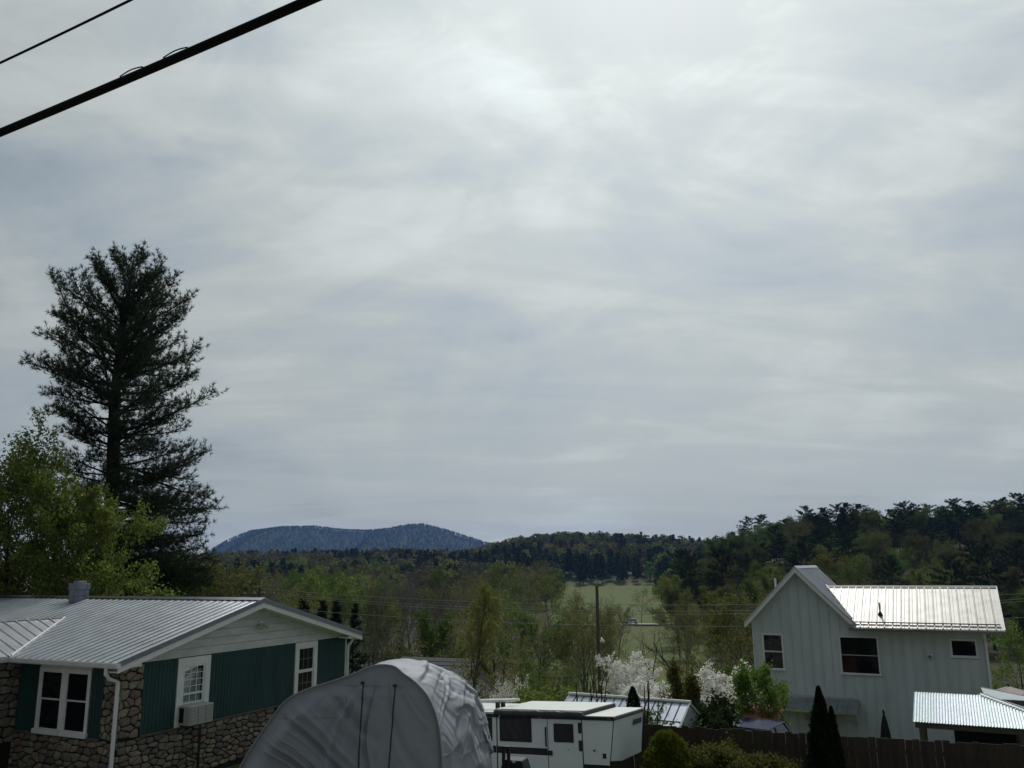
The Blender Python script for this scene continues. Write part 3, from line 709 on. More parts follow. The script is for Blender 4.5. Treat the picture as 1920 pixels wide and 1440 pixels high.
# ------------------------------------------------------------------ white board-and-batten house (right)
def farm_house():
    A = R(27.0); S = 40 / 31.0
    c = at(1497, 1120, 40)
    T = thing('cottage', (c.x, c.y, 0), -A, 'white board-and-batten house with steep front gable and pale standing-seam metal roof', 'house')
    zc = lambda z: CAM_Z + (z - CAM_Z) * S
    k = lambda u: u * S
    ZG = gz(c.x, c.y) - 1.0
    rz = zc(4.43); SLG = 1.027; hw = k(1.69); OV = k(.35)
    roofz = lambda u: rz - SLG * abs(u)
    DEP = k(5.0)
    # gable block and wing
    wall = MB().prism([(-hw, 0, ZG), (hw, 0, ZG), (hw, 0, roofz(hw) - .12), (0, 0, rz - .12), (-hw, 0, roofz(hw) - .12)], (0, DEP - OV, 0)).build('gable_wall', 'board_batten', T)
    WR = k(5.73); we = zc(2.43); WV = k(2.0); wr = zc(3.70); WS = (wr - we) / (WV + k(.5))
    wing = MB().prism([(hw + .001, 0.0, ZG), (hw + .001, 2 * WV, ZG), (hw + .001, 2 * WV, we + WS * k(.5) - .1), (hw + .001, WV, wr - .1), (hw + .001, 0.0, we + WS * k(.5) - .1)], (WR - hw, 0, 0)).build('wing_wall', 'board_batten', T)
    wins = [(-1.37, -.63, .88, 2.12), (1.23, 2.49, .85, 2.10), (4.65, 5.45, 1.53, 2.10)]
    def blocked(u, z0, z1):
        segs = [(z0, z1)]
        for (a, b, c0, c1) in wins:
            if k(a) - .03 < u < k(b) + .03:
                n = []
                for s0, s1 in segs:
                    if zc(c0) - .05 > s0: n.append((s0, min(s1, zc(c0) - .05)))
                    if zc(c1) + .02 < s1: n.append((max(s0, zc(c1) + .02), s1))
                segs = n
        return segs
    sp = k(.325); u = -hw + .05
    while u < WR - .02:
        top = (roofz(u) - .2) if u <= hw else we + WS * k(.5) - .12
        par = wall if u <= hw else wing
        for s0, s1 in blocked(u, ZG + .3, top):
            if s1 - s0 > .1: box('batten', 'board_batten', par, u - .026, u + .026, -.034, .0005, s0, s1)
        u += sp
    hj = zc(2.62); wj = (rz - hj) / SLG - .15
    box('joint_trim', 'board_batten', wall, -wj, wj, -.012, .0008, hj - .015, hj + .015)
    box('joint_trim', 'board_batten', wall, -hw + .02, hw, -.03, .0008, zc(.08), zc(.12))
    for x in (-hw, WR - .07): box('corner_board', 'trim_white', T, x - .005, x + .075, -.03, .03, ZG + .3, (roofz(hw) if x < 0 else we + WS * k(.5)) - .13)
    fr = lambda s, z, d: Vector((s, -d, z))
    sash_window(T, fr, k(-1.37), k(-.63), zc(.88), zc(2.12), trim=.055, tm='trim_white', depth=.045, sill=True, meet=.5, sash_w=.03)
    sash_window(T, fr, k(1.23), k(2.49), zc(.85), zc(2.10), trim=.055, tm='trim_white', depth=.045, sill=True, meet=.5, sash_w=.012)
    sash_window(T, fr, k(4.65), k(5.45), zc(1.53), zc(2.10), trim=.06, tm='trim_white', depth=.045, mid=False, sill=True, sash_w=.02)
    v = MB().box(k(3.95), k(4.11), -.06, .001, zc(1.43), zc(1.59)).build('wall_vent', 'trim_white', T)
    MB().tube([(k(4.03), -.06, zc(1.51)), (k(4.03), -.12, zc(1.50))], .07, 10).build('vent_hood', 'flashing_dark', v)
    # steep gable roof
    HW2 = k(1.86)
    for sg in (-1, 1):
        dn = Vector((sg, 0, -SLG)).normalized(); Ls = HW2 * math.sqrt(1 + SLG ** 2)
        sl = MB().prism([(0, -OV + .02, rz - .02), (sg * HW2, -OV + .02, rz - .02 - SLG * HW2), (sg * HW2, -OV + .02, rz - .12 - SLG * HW2), (0, -OV + .02, rz - .12)], (0, DEP + OV - .04, 0)).build('roof_slope', 'trim_white', T)
        n = 13
        for i in range(n): rib_panel('roof_sheet', 'roof_metal', sl, Vector((0, -OV + (DEP + OV) * i / n, rz)), (0, 1, 0), dn, (DEP + OV) / n - .003, Ls + .03, 1, h=.03)
        p0 = Vector((0, -OV, rz + .04)); p1 = Vector((sg * (HW2 + .03), -OV, rz + .04 - SLG * (HW2 + .03)))
        MB().prism([p0, p1, p1 + Vector((0, 0, -.11)), p0 + Vector((0, 0, -.11))], (0, -.03, 0)).build('rake_flashing', 'roof_metal', T)
        MB().prism([p0 + Vector((0, .0, -.111)), p1 + Vector((0, .0, -.111)), p1 + Vector((0, 0, -.29)), p0 + Vector((0, 0, -.29))], (0, -.024, 0)).build('rake_board', 'trim_white', T)
        MB().prism([p0 + Vector((0, .03, -.2)), p1 + Vector((0, .03, -.2)), p1 + Vector((0, OV, -.2)), p0 + Vector((0, OV, -.2))], (0, 0, -.02)).build('rake_soffit', 'trim_white', T)
    MB().prism([(-.12, -OV - .02, rz - .07), (0, -OV - .02, rz + .06), (.12, -OV - .02, rz - .07), (0, -OV - .02, rz + .04)], (0, DEP + OV + .03, 0)).build('ridge_cap', 'roof_metal', T)
    # wing roof: eighteen seamed sheets, those by the valley cut back to it
    u0, u1 = k(1.74), k(6.26); n = 18; w = (u1 - u0) / n
    dn = Vector((0, -1, -WS)).normalized(); q = math.sqrt(1 + WS * WS); LW = (WV + k(.5)) * q
    sl = MB().prism([(u0, WV, wr - .03), (u0, -k(.5) + .03, we - .03 + WS * .03), (u0, -k(.5) + .03, we - .1), (u0, WV, wr - .1)], (u1 - u0 - .02, 0, 0)).build('roof_slope', 'trim_white', T)
    for i in range(-5, n):
        a = u0 + i * w
        if a < k(.62): continue
        def ln(uu):
            if uu >= u0 - 1e-4: return LW
            vv = ((rz - SLG * uu) - we) / WS - k(.5)      # valley with the steep roof
            return max(.05, (WV - vv) * q + .03)
        rib_panel('roof_sheet', 'roof_metal_new', sl, Vector((a, WV, wr)), (1, 0, 0), dn, w - .003, ln(a), 1, L2=ln(a + w), h=.032)
    slb = MB().prism([(k(.8), WV, wr - .03), (k(.8), 2 * WV + k(.5), we - .03), (k(.8), 2 * WV + k(.5), we - .1), (k(.8), WV, wr - .1)], (u1 - k(.8), 0, 0)).build('rear_roof_slope', 'roof_metal', T)
    MB().prism([(k(.68), WV - .13, wr - .045), (k(.68), WV, wr + .06), (k(.68), WV + .13, wr - .045), (k(.68), WV, wr + .04)], (u1 - k(.68) + .03, 0, 0)).build('ridge_cap', 'roof_metal_new', T)
    vl = MB(); pa = Vector((u0 - .02, -.02, rz - SLG * u0 + .06)); pb = Vector((k(.71), WV, wr + .06)); vl.tube([pa, pb], .045, 6); vl.build('valley_flashing', 'roof_metal_new', T)
    pe0 = Vector((u1, -k(.5) - .02, we - .02)); pe1 = Vector((u1, WV, wr))
    MB().prism([pe0 + Vector((0, 0, .05)), pe1 + Vector((0, 0, .05)), pe1 + Vector((0, 0, -.14)), pe0 + Vector((0, 0, -.14))], (.03, 0, 0)).build('rake_flashing', 'roof_metal', T)
    # snow rail, gutter, soffit
    vr = -k(.28); zr = we + WS * (vr + k(.5)) + .06
    MB().tube([(u0 + .05, vr, zr), (u1 - .12, vr, zr)], .028, 6).build('snow_rail', 'flashing_dark', T)
    gt = MB().prism([(u0 - .12, -k(.5) + .0, we - .03), (u0 - .12, -k(.5) - .13, we - .03), (u0 - .12, -k(.5) - .10, we - .15), (u0 - .12, -k(.5), we - .15)], (u1 - u0 + .15, 0, 0)).build('gutter', 'flashing_dark', T)
    box('soffit', 'trim_white', T, u0 - .08, u1 - .02, -k(.5), -.005, we - .155, we - .13)
    MB().tube([(WR - .12, -k(.48), we - .15), (WR - .08, -.3, we - .3), (WR - .06, -.07, we - .5), (WR - .06, -.07, ZG + 1)], .045, 8).build('downspout', 'trim_white', T)
    # roof pipes
    uu, vv = k(2.62), k(.25); zz = we + WS * (vv + k(.5))
    pp = MB().tube([(uu, vv, zz), (uu, vv, zz + .12)], [.11, .05], 10).build('pipe_boot', 'black_plastic', T)
    MB().tube([(uu, vv, zz), (uu, vv, zz + .52)], .035, 8).build('vent_pipe', 'flashing_dark', pp)
    ul, vl_ = -k(.98), k(1.2); MB().tube([(ul, vl_, roofz(ul) - .1), (ul, vl_, roofz(ul) + .75)], .05, 8).build('vent_pipe', 'white_paint', T)
    # shed roof over the side door
    pa0, pa1 = k(-1.02), k(1.74); zt, zf = zc(-.03), zc(-.27)
    sl = MB().prism([(pa0, 0, zt), (pa0, -k(1.0), zf), (pa0, -k(1.0), zf - .09), (pa0, 0, zt - .09)], (pa1 - pa0, 0, 0)).build('porch_roof', 'flashing_dark', T)
    q2 = math.hypot(k(1.0), zt - zf)
    for i in range(8): rib_panel('roof_sheet', 'roof_metal', sl, Vector((pa0 + (pa1 - pa0) * i / 8, 0, zt + .01)), (1, 0, 0), Vector((0, -k(1.0), zf - zt)), (pa1 - pa0) / 8 - .003, q2, 1, h=.025)
    box('fascia', 'roof_metal', sl, pa0, pa1, -k(1.0) - .03, -k(1.0) - .001, zf - .07, zf + .015)
    box('wall_flashing', 'roof_metal', sl, pa0, pa1, -.05, -.024, zt + .005, zt + .07)
    for i in range(4):
        x = pa0 + .1 + (pa1 - pa0 - .3) * i / 3
        MB().prism([(x, -.03, zt - .95), (x, -k(.75), zf - .08), (x, -k(.75) + .1, zf - .08), (x, -.03, zt - .83)], (.06, 0, 0)).build('bracket', 'trim_white', T)
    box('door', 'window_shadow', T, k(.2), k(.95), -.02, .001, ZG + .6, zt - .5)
farm_house()

# ------------------------------------------------------------------ covered teardrop trailer
def cr(pts, n):
    """Catmull-Rom resample of an (m,3) array, uniform in index"""
    P = np.asarray(pts, float); m = len(P); out = []
    for t in np.linspace(0, m - 1, n):
        i = min(int(t), m - 2); f = t - i
        p0, p1, p2, p3 = P[max(i - 1, 0)], P[i], P[i + 1], P[min(i + 2, m - 1)]
        out.append(.5 * ((2 * p1) + (-p0 + p2) * f + (2 * p0 - 5 * p1 + 4 * p2 - p3) * f ** 2 + (-p0 + 3 * p1 - 3 * p2 + p3) * f ** 3))
    return np.array(out)
def hash_noise(x, seed):
    i = np.floor(x).astype(int); f = x - i; f = f * f * (3 - 2 * f)
    h = lambda k: np.modf(np.sin(k * 127.1 + seed * 311.7) * 43758.5453)[0]
    return h(i) * (1 - f) + h(i + 1) * f
def fold(x, seed):  # smooth-bottomed, sharp-crested folds
    return (1 - np.abs(2 * (np.abs(hash_noise(x, seed)) % 1) - 1)) ** 1.5
def covered_trailer():
    Y0 = 12.5
    # side profile (near face) and two sections further back, sharing the same parameter from front to rear
    F0 = [(404, 1640), (428, 1500), (450, 1440), (478, 1392), (510, 1346), (537, 1313), (575, 1293), (622, 1278), (664, 1263), (703, 1248), (737, 1249), (756, 1263), (778, 1279), (800, 1303), (815, 1334), (824, 1370), (828, 1410), (829, 1450), (829, 1640)]
    F1 = [(430, 1630), (452, 1490), (470, 1420), (500, 1372), (532, 1326), (560, 1302), (600, 1285), (648, 1266), (690, 1248), (724, 1236), (762, 1234), (797, 1243), (830, 1262), (852, 1286), (866, 1318), (874, 1355), (880, 1400), (882, 1450), (882, 1620)]
    F2 = [(520, 1600), (528, 1470), (540, 1400), (556, 1350), (580, 1315), (610, 1294), (645, 1277), (690, 1258), (722, 1244), (752, 1235), (786, 1239), (836, 1257), (872, 1281), (896, 1306), (909, 1335), (916, 1368), (920, 1405), (922, 1450), (922, 1600)]
    secs = []
    for P, Y in ((F0, Y0), (F1, Y0 + 1.5), (F2, Y0 + 3.2)): secs.append(np.array([tuple(at(px, py, Y)) for px, py in P]))
    nt, ns = 340, 90
    secs = [cr(s, nt) for s in secs]
    # across: rounded shoulder between the flat side and the top
    vs = np.linspace(0, 1, ns); G = np.zeros((ns, nt, 3))
    for i in range(nt): G[:, i] = cr(np.array([secs[0][i], secs[1][i], secs[2][i]]), ns)
    G[:, :, 2] = np.maximum(G[:, :, 2], 0.25)
    # normals for displacement
    def normals(G):
        du = np.gradient(G, axis=1); dv = np.gradient(G, axis=0); n = np.cross(dv, du); return n / np.maximum(np.linalg.norm(n, axis=-1, keepdims=True), 1e-9)
    n = normals(G)
    if n[ns // 2, nt // 2, 2] < 0: n = -n
    tt = np.linspace(0, 1, nt)[None, :]; vv = vs[:, None]
    w = np.sin(np.pi * np.clip(vv * 1.02, 0, 1)) ** .6
    amp = 0.014 + .05 * sstep(.52, .70, tt) * sstep(1.0, .86, tt)
    wv = vv * 1.9 + .5 * np.sin(tt * 13 + vv * 3.1)
    fld = fold(tt * 17 - 5.5 * vv + .8 * np.sin(vv * 7 + tt * 11), 3) * .55 + fold(tt * 9 + 4.5 * vv + .6 * np.sin(tt * 23 + 3 * vv), 7) * .8 + fold(tt * 31 - 9 * vv + np.sin(vv * 15), 5) * .22 + fold(wv * 3.3 + tt * 4, 9) * .3
    ph = (tt - .59) / .35 * 4.2 + .35 * np.sin(vv * 5.0 + tt * 17) + .55 * np.sin(np.pi * vv) + .18 * np.sin(vv * 13 + tt * 40)
    saw = np.modf(np.abs(ph) + 10)[0]; saw = saw * sstep(1.0, .84, saw)
    bill = .062 * saw * sstep(.57, .64, tt) * sstep(.985, .94, tt) * sstep(0, .18, vv) * (.55 + .45 * np.sin(vv * 7.1 + tt * 29))
    sag = bill - 0.035 * w * (1 - .3 * sstep(.4, .6, tt)) * (1 - sstep(.55, .62, tt))
    G = G + n * ((amp * (fld - .75) * w) + sag)[..., None]
    V = [G.reshape(-1, 3)]; idx = np.arange(ns * nt).reshape(ns, nt)
    Fq = [np.stack([idx[:-1, :-1], idx[:-1, 1:], idx[1:, 1:], idx[1:, :-1]], -1).reshape(-1, 4)]
    # flat sides (near and far): rings shrinking to a seam point near the top of the door
    base = ns * nt
    for sec, sgn, seed in ((G[0], -1, 11), (G[-1], 1, 17)):
        nr = 84; hub = np.array([sec[:, 0].mean() + .15, sec[:, 1].mean() + sgn * .22, 0.9])
        ids = [idx[0] if sgn < 0 else idx[-1]]
        pk = sec[int(nt * .52)]
        for k in range(1, nr + 1):
            f = k / nr
            P = sec * (1 - f) + hub * f
            bulge = sgn * (.10 * math.sin(f * math.pi * .5) ** .7)
            ang = np.arctan2(P[:, 0] - pk[0], pk[2] + .12 - P[:, 2] + .05)
            rad = np.hypot(P[:, 0] - pk[0], P[:, 2] - pk[2])
            env = np.clip(rad / .5, 0.15, 1) * sstep(0, .15, f)
            left = sstep(.15, -.5, P[:, 0] - pk[0])
            d = (fold(ang * 5.2 + .5 * np.sin(rad * 2.4), seed) * .075 + fold(ang * 11 + .7 * np.sin(rad * 3.3 + 1), seed + 1) * .016) * env * (0.4 + .9 * left)
            # long diagonal folds pulled from the rounded front shoulder
            q = (P[:, 0] - pk[0]) * .62 + (P[:, 2] - pk[2]) * .95 + .10 * np.sin((P[:, 0]) * 2.6)
            d = d + fold(q * 4.2, seed + 2) * .085 * left * env + fold(q * 9.5 + 2, seed + 3) * .034 * left * env
            d = d + .028 * np.exp(-((P[:, 2] - (pk[2] - .40)) / .02) ** 2) * 0.35
            P = P.copy(); P[:, 1] += bulge + sgn * (d - .03)
            V.append(P); ids.append(np.arange(base, base + nt)); base += nt
        for k in range(nr):
            a, b = ids[k], ids[k + 1]
            Fq.append(np.stack([a[:-1], b[:-1], b[1:], a[1:]] if sgn < 0 else [a[:-1], a[1:], b[1:], b[:-1]], -1))
    Va = np.concatenate(V)
    T = thing('covered_trailer', (float(Va[:, 0].mean()), float(Va[:, 1].mean()), 0), 0, 'rounded camping trailer hidden under a wrinkled grey fabric cover', 'covered trailer')
    Va = Va - np.array([T.location.x, T.location.y, 0])
    me = npmesh('fabric_cover', Va, Fq, ['cover_fabric'], smooth=True)
    bm = bmesh.new(); bm.from_mesh(me); bmesh.ops.recalc_face_normals(bm, faces=bm.faces); bm.to_mesh(me); bm.free()
    o = link('fabric_cover', me, T)
    bv = BVHTree.FromPolygons([tuple(v) for v in Va], [tuple(int(i) for i in q) for f in Fq for q in f])
    org = Vector((0, 0, CAM_Z)) - T.location
    def hit(px, py): l, nn, _, _ = bv.ray_cast(org, ray(px, py).normalized()); return l, nn
    for a, b in (((681, 1281), (670, 1480)), ((741, 1286), (726, 1480))):
        pts = []
        for f in np.linspace(0, 1, 26):
            l, nn = hit(a[0] + (b[0] - a[0]) * f, a[1] + (b[1] - a[1]) * f)
            if l is None: continue
            if nn.y > 0: nn = -nn
            pts.append(l + nn * .006)
        z = MB().tube(pts, .0085, 6).build('zipper', 'cover_piping', T)
        MB().box(pts[0].x - .03, pts[0].x + .02, pts[0].y - .02, pts[0].y + .01, pts[0].z - .012, pts[0].z + .018).build('zipper_garage', 'cover_piping', z)
    edge = [Vector(p) - T.location for p in G[0][int(nt * .06):int(nt * .96):4]]
    MB().tube([p + Vector((0, -.012, .004)) for p in edge], .011, 6).build('edge_welt', 'cover_fabric', T)
    for pa, pb in (((612, 1283), (758, 1288)), ((520, 1347), (668, 1344))):
        pts = []
        for f in np.linspace(0, 1, 24):
            l, nn = hit(pa[0] + (pb[0] - pa[0]) * f, pa[1] + (pb[1] - pa[1]) * f)
            if l is not None: pts.append(l + (nn if nn.y < 0 else -nn) * .003)
        if len(pts) > 4: MB().tube(pts, .005, 5).build('fabric_seam', 'cover_fabric', T)
    # small dark winged mark printed on the end of the cover
    marks = [[(906, 1375), (911, 1378), (912, 1388), (908, 1384)], [(912, 1388), (916, 1376), (918, 1380), (914, 1393)], [(909, 1384), (913, 1389), (913, 1394), (911, 1391)], [(903, 1371), (907, 1374), (907, 1377)]]
    em = MB()
    for poly in marks:
        pts = []
        for p in poly:
            l, nn = hit(*p)
            if l is None: continue
            if nn.dot(l - org) > 0: nn = -nn
            pts.append(l + nn * .012)
        if len(pts) > 2: em.poly(pts)
    if em.f: em.build('printed_mark', 'emblem_ink', T)
    # wheels peeping out at the hem
    for px_, y in ((610, Y0 + .3), (700, Y0 + 1.9)):
        p = at(px_, 1440, y); x = p.x - T.location.x
        wq = MB().tube([(x, y - T.location.y - .1, .31), (x, y - T.location.y + .1, .31)], .31, 20).build('wheel', 'rubber', T)
covered_trailer()

# ------------------------------------------------------------------ white off-road camper
def camper():
    K = 16.6 / 13.3
    c = at(1150, 1351, 16.6)
    T = thing('camper_trailer', c, 0, 'boxy white and black camping trailer parked in front of the wooden fence', 'trailer')
    T.rotation_euler = (Matrix.Rotation(-R(28), 3, 'Z') @ Matrix.Rotation(-R(2.6), 3, 'Y') @ Matrix.Rotation(-R(2.6), 3, 'X')).to_euler()
    D = 1.30 * K
    k = lambda v: v * K
    # body shell, then the skin panels a seam apart
    sh = MB().prism([(k(-3.7), .012, k(-1.0)), (k(-.30), .012, k(-1.0)), (k(-.10), .012, k(-.60)), (-.012, .012, .0), (-.012, .012, k(.05)), (k(-3.7), .012, k(.05))], (0, D - .024, 0)).build('body', 'black_plastic', T)
    def panel(name, u0, u1, w0, w1, mt='trailer_white', d0=-.004, d1=.012, par=T, bevel=.007): return box(name, mt, par, k(u0), k(u1), d0, d1, k(w0), k(w1), bevel)
    panel('side_panel', -3.0, -1.995, -.9, .02); panel('side_panel', -1.975, -1.10, -.9, .02)
    door = panel('door', -1.09, -.525, -.86, .005)
    b = MB(); b.prism([(k(-.505), -.004, k(-.62)), (k(-.095), -.004, k(-.62)), (-.002, -.004, -.006), (k(-.505), -.004, -.006)], (0, .016, 0)); b.build('side_panel', 'trailer_white', T)
    # raked end wall
    b = MB(); b.prism([(.0, .006, -.008), (.0, D - .01, -.008), (k(-.075), D - .01, k(-.60)), (k(-.09), D * .35, k(-.62)), (k(-.085), .006, k(-.56))], (.012, 0, 0)); b.build('end_panel', 'trailer_white', T)
    ev = MB(); ev.prism([(.013, D * .62, k(-.07)), (.013, D * .9, k(-.07)), (.002, D * .9, k(-.15)), (.002, D * .62, k(-.15))], (.008, 0, 0)); ev.build('end_vent', 'black_plastic', T)
    MB().tube([(.02, D - .04, .0), (k(-.06), D - .02, k(-.62))], .012, 6).build('end_seam', 'black_metal', T)
    MB().tube([(.010, -.004, -.01), (k(-.088), -.004, k(-.60))], .007, 6).build('corner_seam', 'black_metal', T)
    # windows
    def win(u0, u1, w0, w1, nm='window', par=T):
        f = box(nm, 'black_plastic', par, k(u0), k(u1), -.022, -.0045, k(w0), k(w1), .012)
        box('pane', 'dark_glass', f, k(u0 + .035), k(u1 - .035), -.026, -.0222, k(w0 + .035), k(w1 - .035))
    win(-2.45, -2.065, -.36, -.01); win(-1.93, -1.365, -.35, .002); win(-.985, -.655, -.33, -.067, par=door)
    for w0 in (-.195, -.443): panel('hinge', -.575, -.522, w0, w0 + .15, 'black_plastic', -.02, -.0045)
    panel('door_latch', -1.093, -1.016, -.523, -.455, 'black_plastic', -.03, -.0045, door)
    panel('keyhole', -.762, -.738, -.436, -.424, 'black_plastic', -.012, -.0045, door)
    MB().tube([(k(-.324), -.002, k(-.427)), (k(-.324), -.02, k(-.427))], .018, 10).build('lock', 'black_metal', T)
    # dark stripe with dark lettering
    panel('stripe', -2.9, -1.997, -.524, -.424, 'stripe_dark', -.0065, -.0042, bevel=0); st = panel('stripe', -1.973, -1.102, -.526, -.428, 'stripe_dark', -.0065, -.0042, bevel=0)
    fd = bpy.data.curves.new('lettering', 'FONT'); fd.body = 'Mantis'; fd.size = k(.125); fd.extrude = .0008; fd.space_character = 1.12; fd.shear = .08
    fo = bpy.data.objects.new('lettering_source', fd); COL.objects.link(fo)
    dg = bpy.context.evaluated_depsgraph_get(); me = bpy.data.meshes.new_from_object(fo.evaluated_get(dg)); bpy.data.objects.remove(fo)
    me.transform(Matrix.Translation((k(-1.73), -.0078, k(-.518))) @ Matrix.Rotation(R(90), 4, 'X')); me.materials.clear(); me.materials.append(M('lettering')); link('lettering', me, st)
    # roof: raised pop-top, lower deck at the end, black rim, rolled awning
    rim = box('roof_rim', 'black_plastic', T, k(-3.0), .03, -.03, D + .02, -.004, k(.046), .006)
    box('roof_deck', 'trailer_roof', T, k(-.46), .015, -.015, D + .005, k(.0465), k(.056))
    pop = box('pop_top', 'black_plastic', T, k(-2.02), k(-.47), -.012, D, k(.0465), k(.11), .006)
    box('pop_top_skin', 'trailer_roof', pop, k(-2.0), k(-.475), .01, D - .01, k(.111), k(.125), .004)
    box('front_deck', 'trailer_roof', T, k(-3.0), k(-2.03), -.015, D, k(.0465), k(.075))
    pts = [(k(-1.99 + 1.52 * f), -.05 - .004 * math.sin(f * 19), k(.068) + .004 * math.sin(f * 31)) for f in np.linspace(0, 1, 30)]
    MB().tube(pts, [.062 + .005 * math.sin(i * 1.9) for i in range(30)], 12).build('rolled_awning', 'awning_vinyl', T)
    for dv in (.22, .42): MB().tube([(k(-2.75), dv, k(.20)), (k(-1.86), dv + .28, k(.215))], .028, 10).build('roof_tube', 'white_paint', T)
    for x, dv in ((-2.1, .30), (-2.1, .52)): box('tube_clamp', 'black_plastic', T, k(x) - .03, k(x) + .03, dv - .03, dv + .06, k(.075), k(.20))
    for u in (-2.9, -1.2, -.06): box('marker_light', 'red_plastic' if u > -1 else 'lamp_glass', T, k(u) - .03, k(u) + .03, -.034, -.0305, k(.012), k(.030), .004)
    for u in (-1.9, -.55): box('awning_bracket', 'chrome', T, k(u) - .015, k(u) + .015, -.075, -.03, k(.02), k(.10))
    box('grab_handle', 'black_metal', T, k(-1.125), k(-1.110), -.045, -.0045, k(-.40), k(-.12), .004)
    box('fuel_hatch', 'black_plastic', T, k(-.20), k(-.14), -.009, -.0045, k(-.53), k(-.46), .004)
    # running gear
    for u in (-2.0,):
        for v in (.12, D - .12):
            w = MB().tube([(k(u), v - .12, k(-1.15)), (k(u), v + .12, k(-1.15))], .36, 22).build('wheel', 'rubber', T); MB().tube([(k(u), v - .13, k(-1.15)), (k(u), v + .13, k(-1.15))], .19, 14).build('rim', 'chrome', w)
    MB().tube([(k(-.12), D - .3, k(-.62)), (k(-.1), D - .28, k(-1.3))], .022, 6).build('stabiliser_leg', 'chrome', T)
    box('chassis', 'black_metal', T, k(-4.1), k(-.3), .3, D - .3, k(-1.08), k(-1.001))
camper()

def hitch_rack():
    p = at(958, 1440, 15.2)
    T = thing('hitch_rack', (p.x, p.y, gz(p.x, p.y)), R(-20), 'black metal hitch mounted rack standing before the white trailer', 'rack')
    z0 = p.z - T.location.z
    m = 15.2 / FPX
    b = MB(); b.prism([(-.22, 0, -.1 + z0), (.26, 0, -.1 + z0), (.19, 0, z0 + .12), (-.13, 0, z0 + .12)], (0, .32, 0)); b.build('tray', 'black_metal', T, .01)
    for x in (-.145, -.055): box('upright', 'black_metal', T, x, x + .05, -.05, .0, z0 - .1, z0 + .33, .006)
    box('cross_bar', 'black_metal', T, -.15, 0.0, -.055, .005, z0 + .305, z0 + .345, .006); box('cross_bar', 'black_metal', T, -.145, -.01, -.055, .005, z0 + .10, z0 + .14, .006)
    box('reflector', 'appliance', T, .02, .08, -.008, .0, z0 + .085, z0 + .115)
    box('pedestal', 'black_metal', T, -.05, .05, .1, .2, .0, z0 - .1)
    box('foot', 'black_metal', T, -.25, .25, -.1, .4, -.02, .03, .006)
hitch_rack()

# ------------------------------------------------------------------ picket fence
def fence():
    rng = random.Random(9)
    p0, p1 = Vector((1.0, 21.4, 0)), Vector((13.5, 17.0, 0)); d = (p1 - p0); Lf = d.length; d.normalize(); a = math.atan2(d.y, d.x)
    T = thing('wooden_fence', (p0.x, p0.y, 0), a, 'dark weathered board fence with dog-eared tops running behind the trailer', 'fence')
    meshes = []
    for j in range(4):
        w, h = .138, 1.86 + .012 * j
        b = MB(); b.prism([(0, 0, -.9), (w, 0, -.9), (w, 0, h - .908), (w * .86, 0, h - .9), (w * .14, 0, h - .9), (0, 0, h - .908)], (0, .018, 0)); me = b.mesh('picket'); me.materials.append(M('fence_wood')); meshes.append(me)
    x = 0
    while x < Lf:
        o = link('picket', rng.choice(meshes), T); o.location = (x, rng.uniform(-.004, .004), rng.uniform(-.008, .008) - .045 * (x / Lf)); o.rotation_euler = (rng.gauss(0, .006), rng.gauss(0, .006), 0); x += .1405
    for z in (-.6, .05, .65): box('rail', 'fence_wood', T, 0, Lf, .03, .07, z, z + .085)
    x = .4
    while x < Lf: box('post', 'fence_wood', T, x, x + .1, .072, .172, -1.4, .86); x += 2.4
fence()

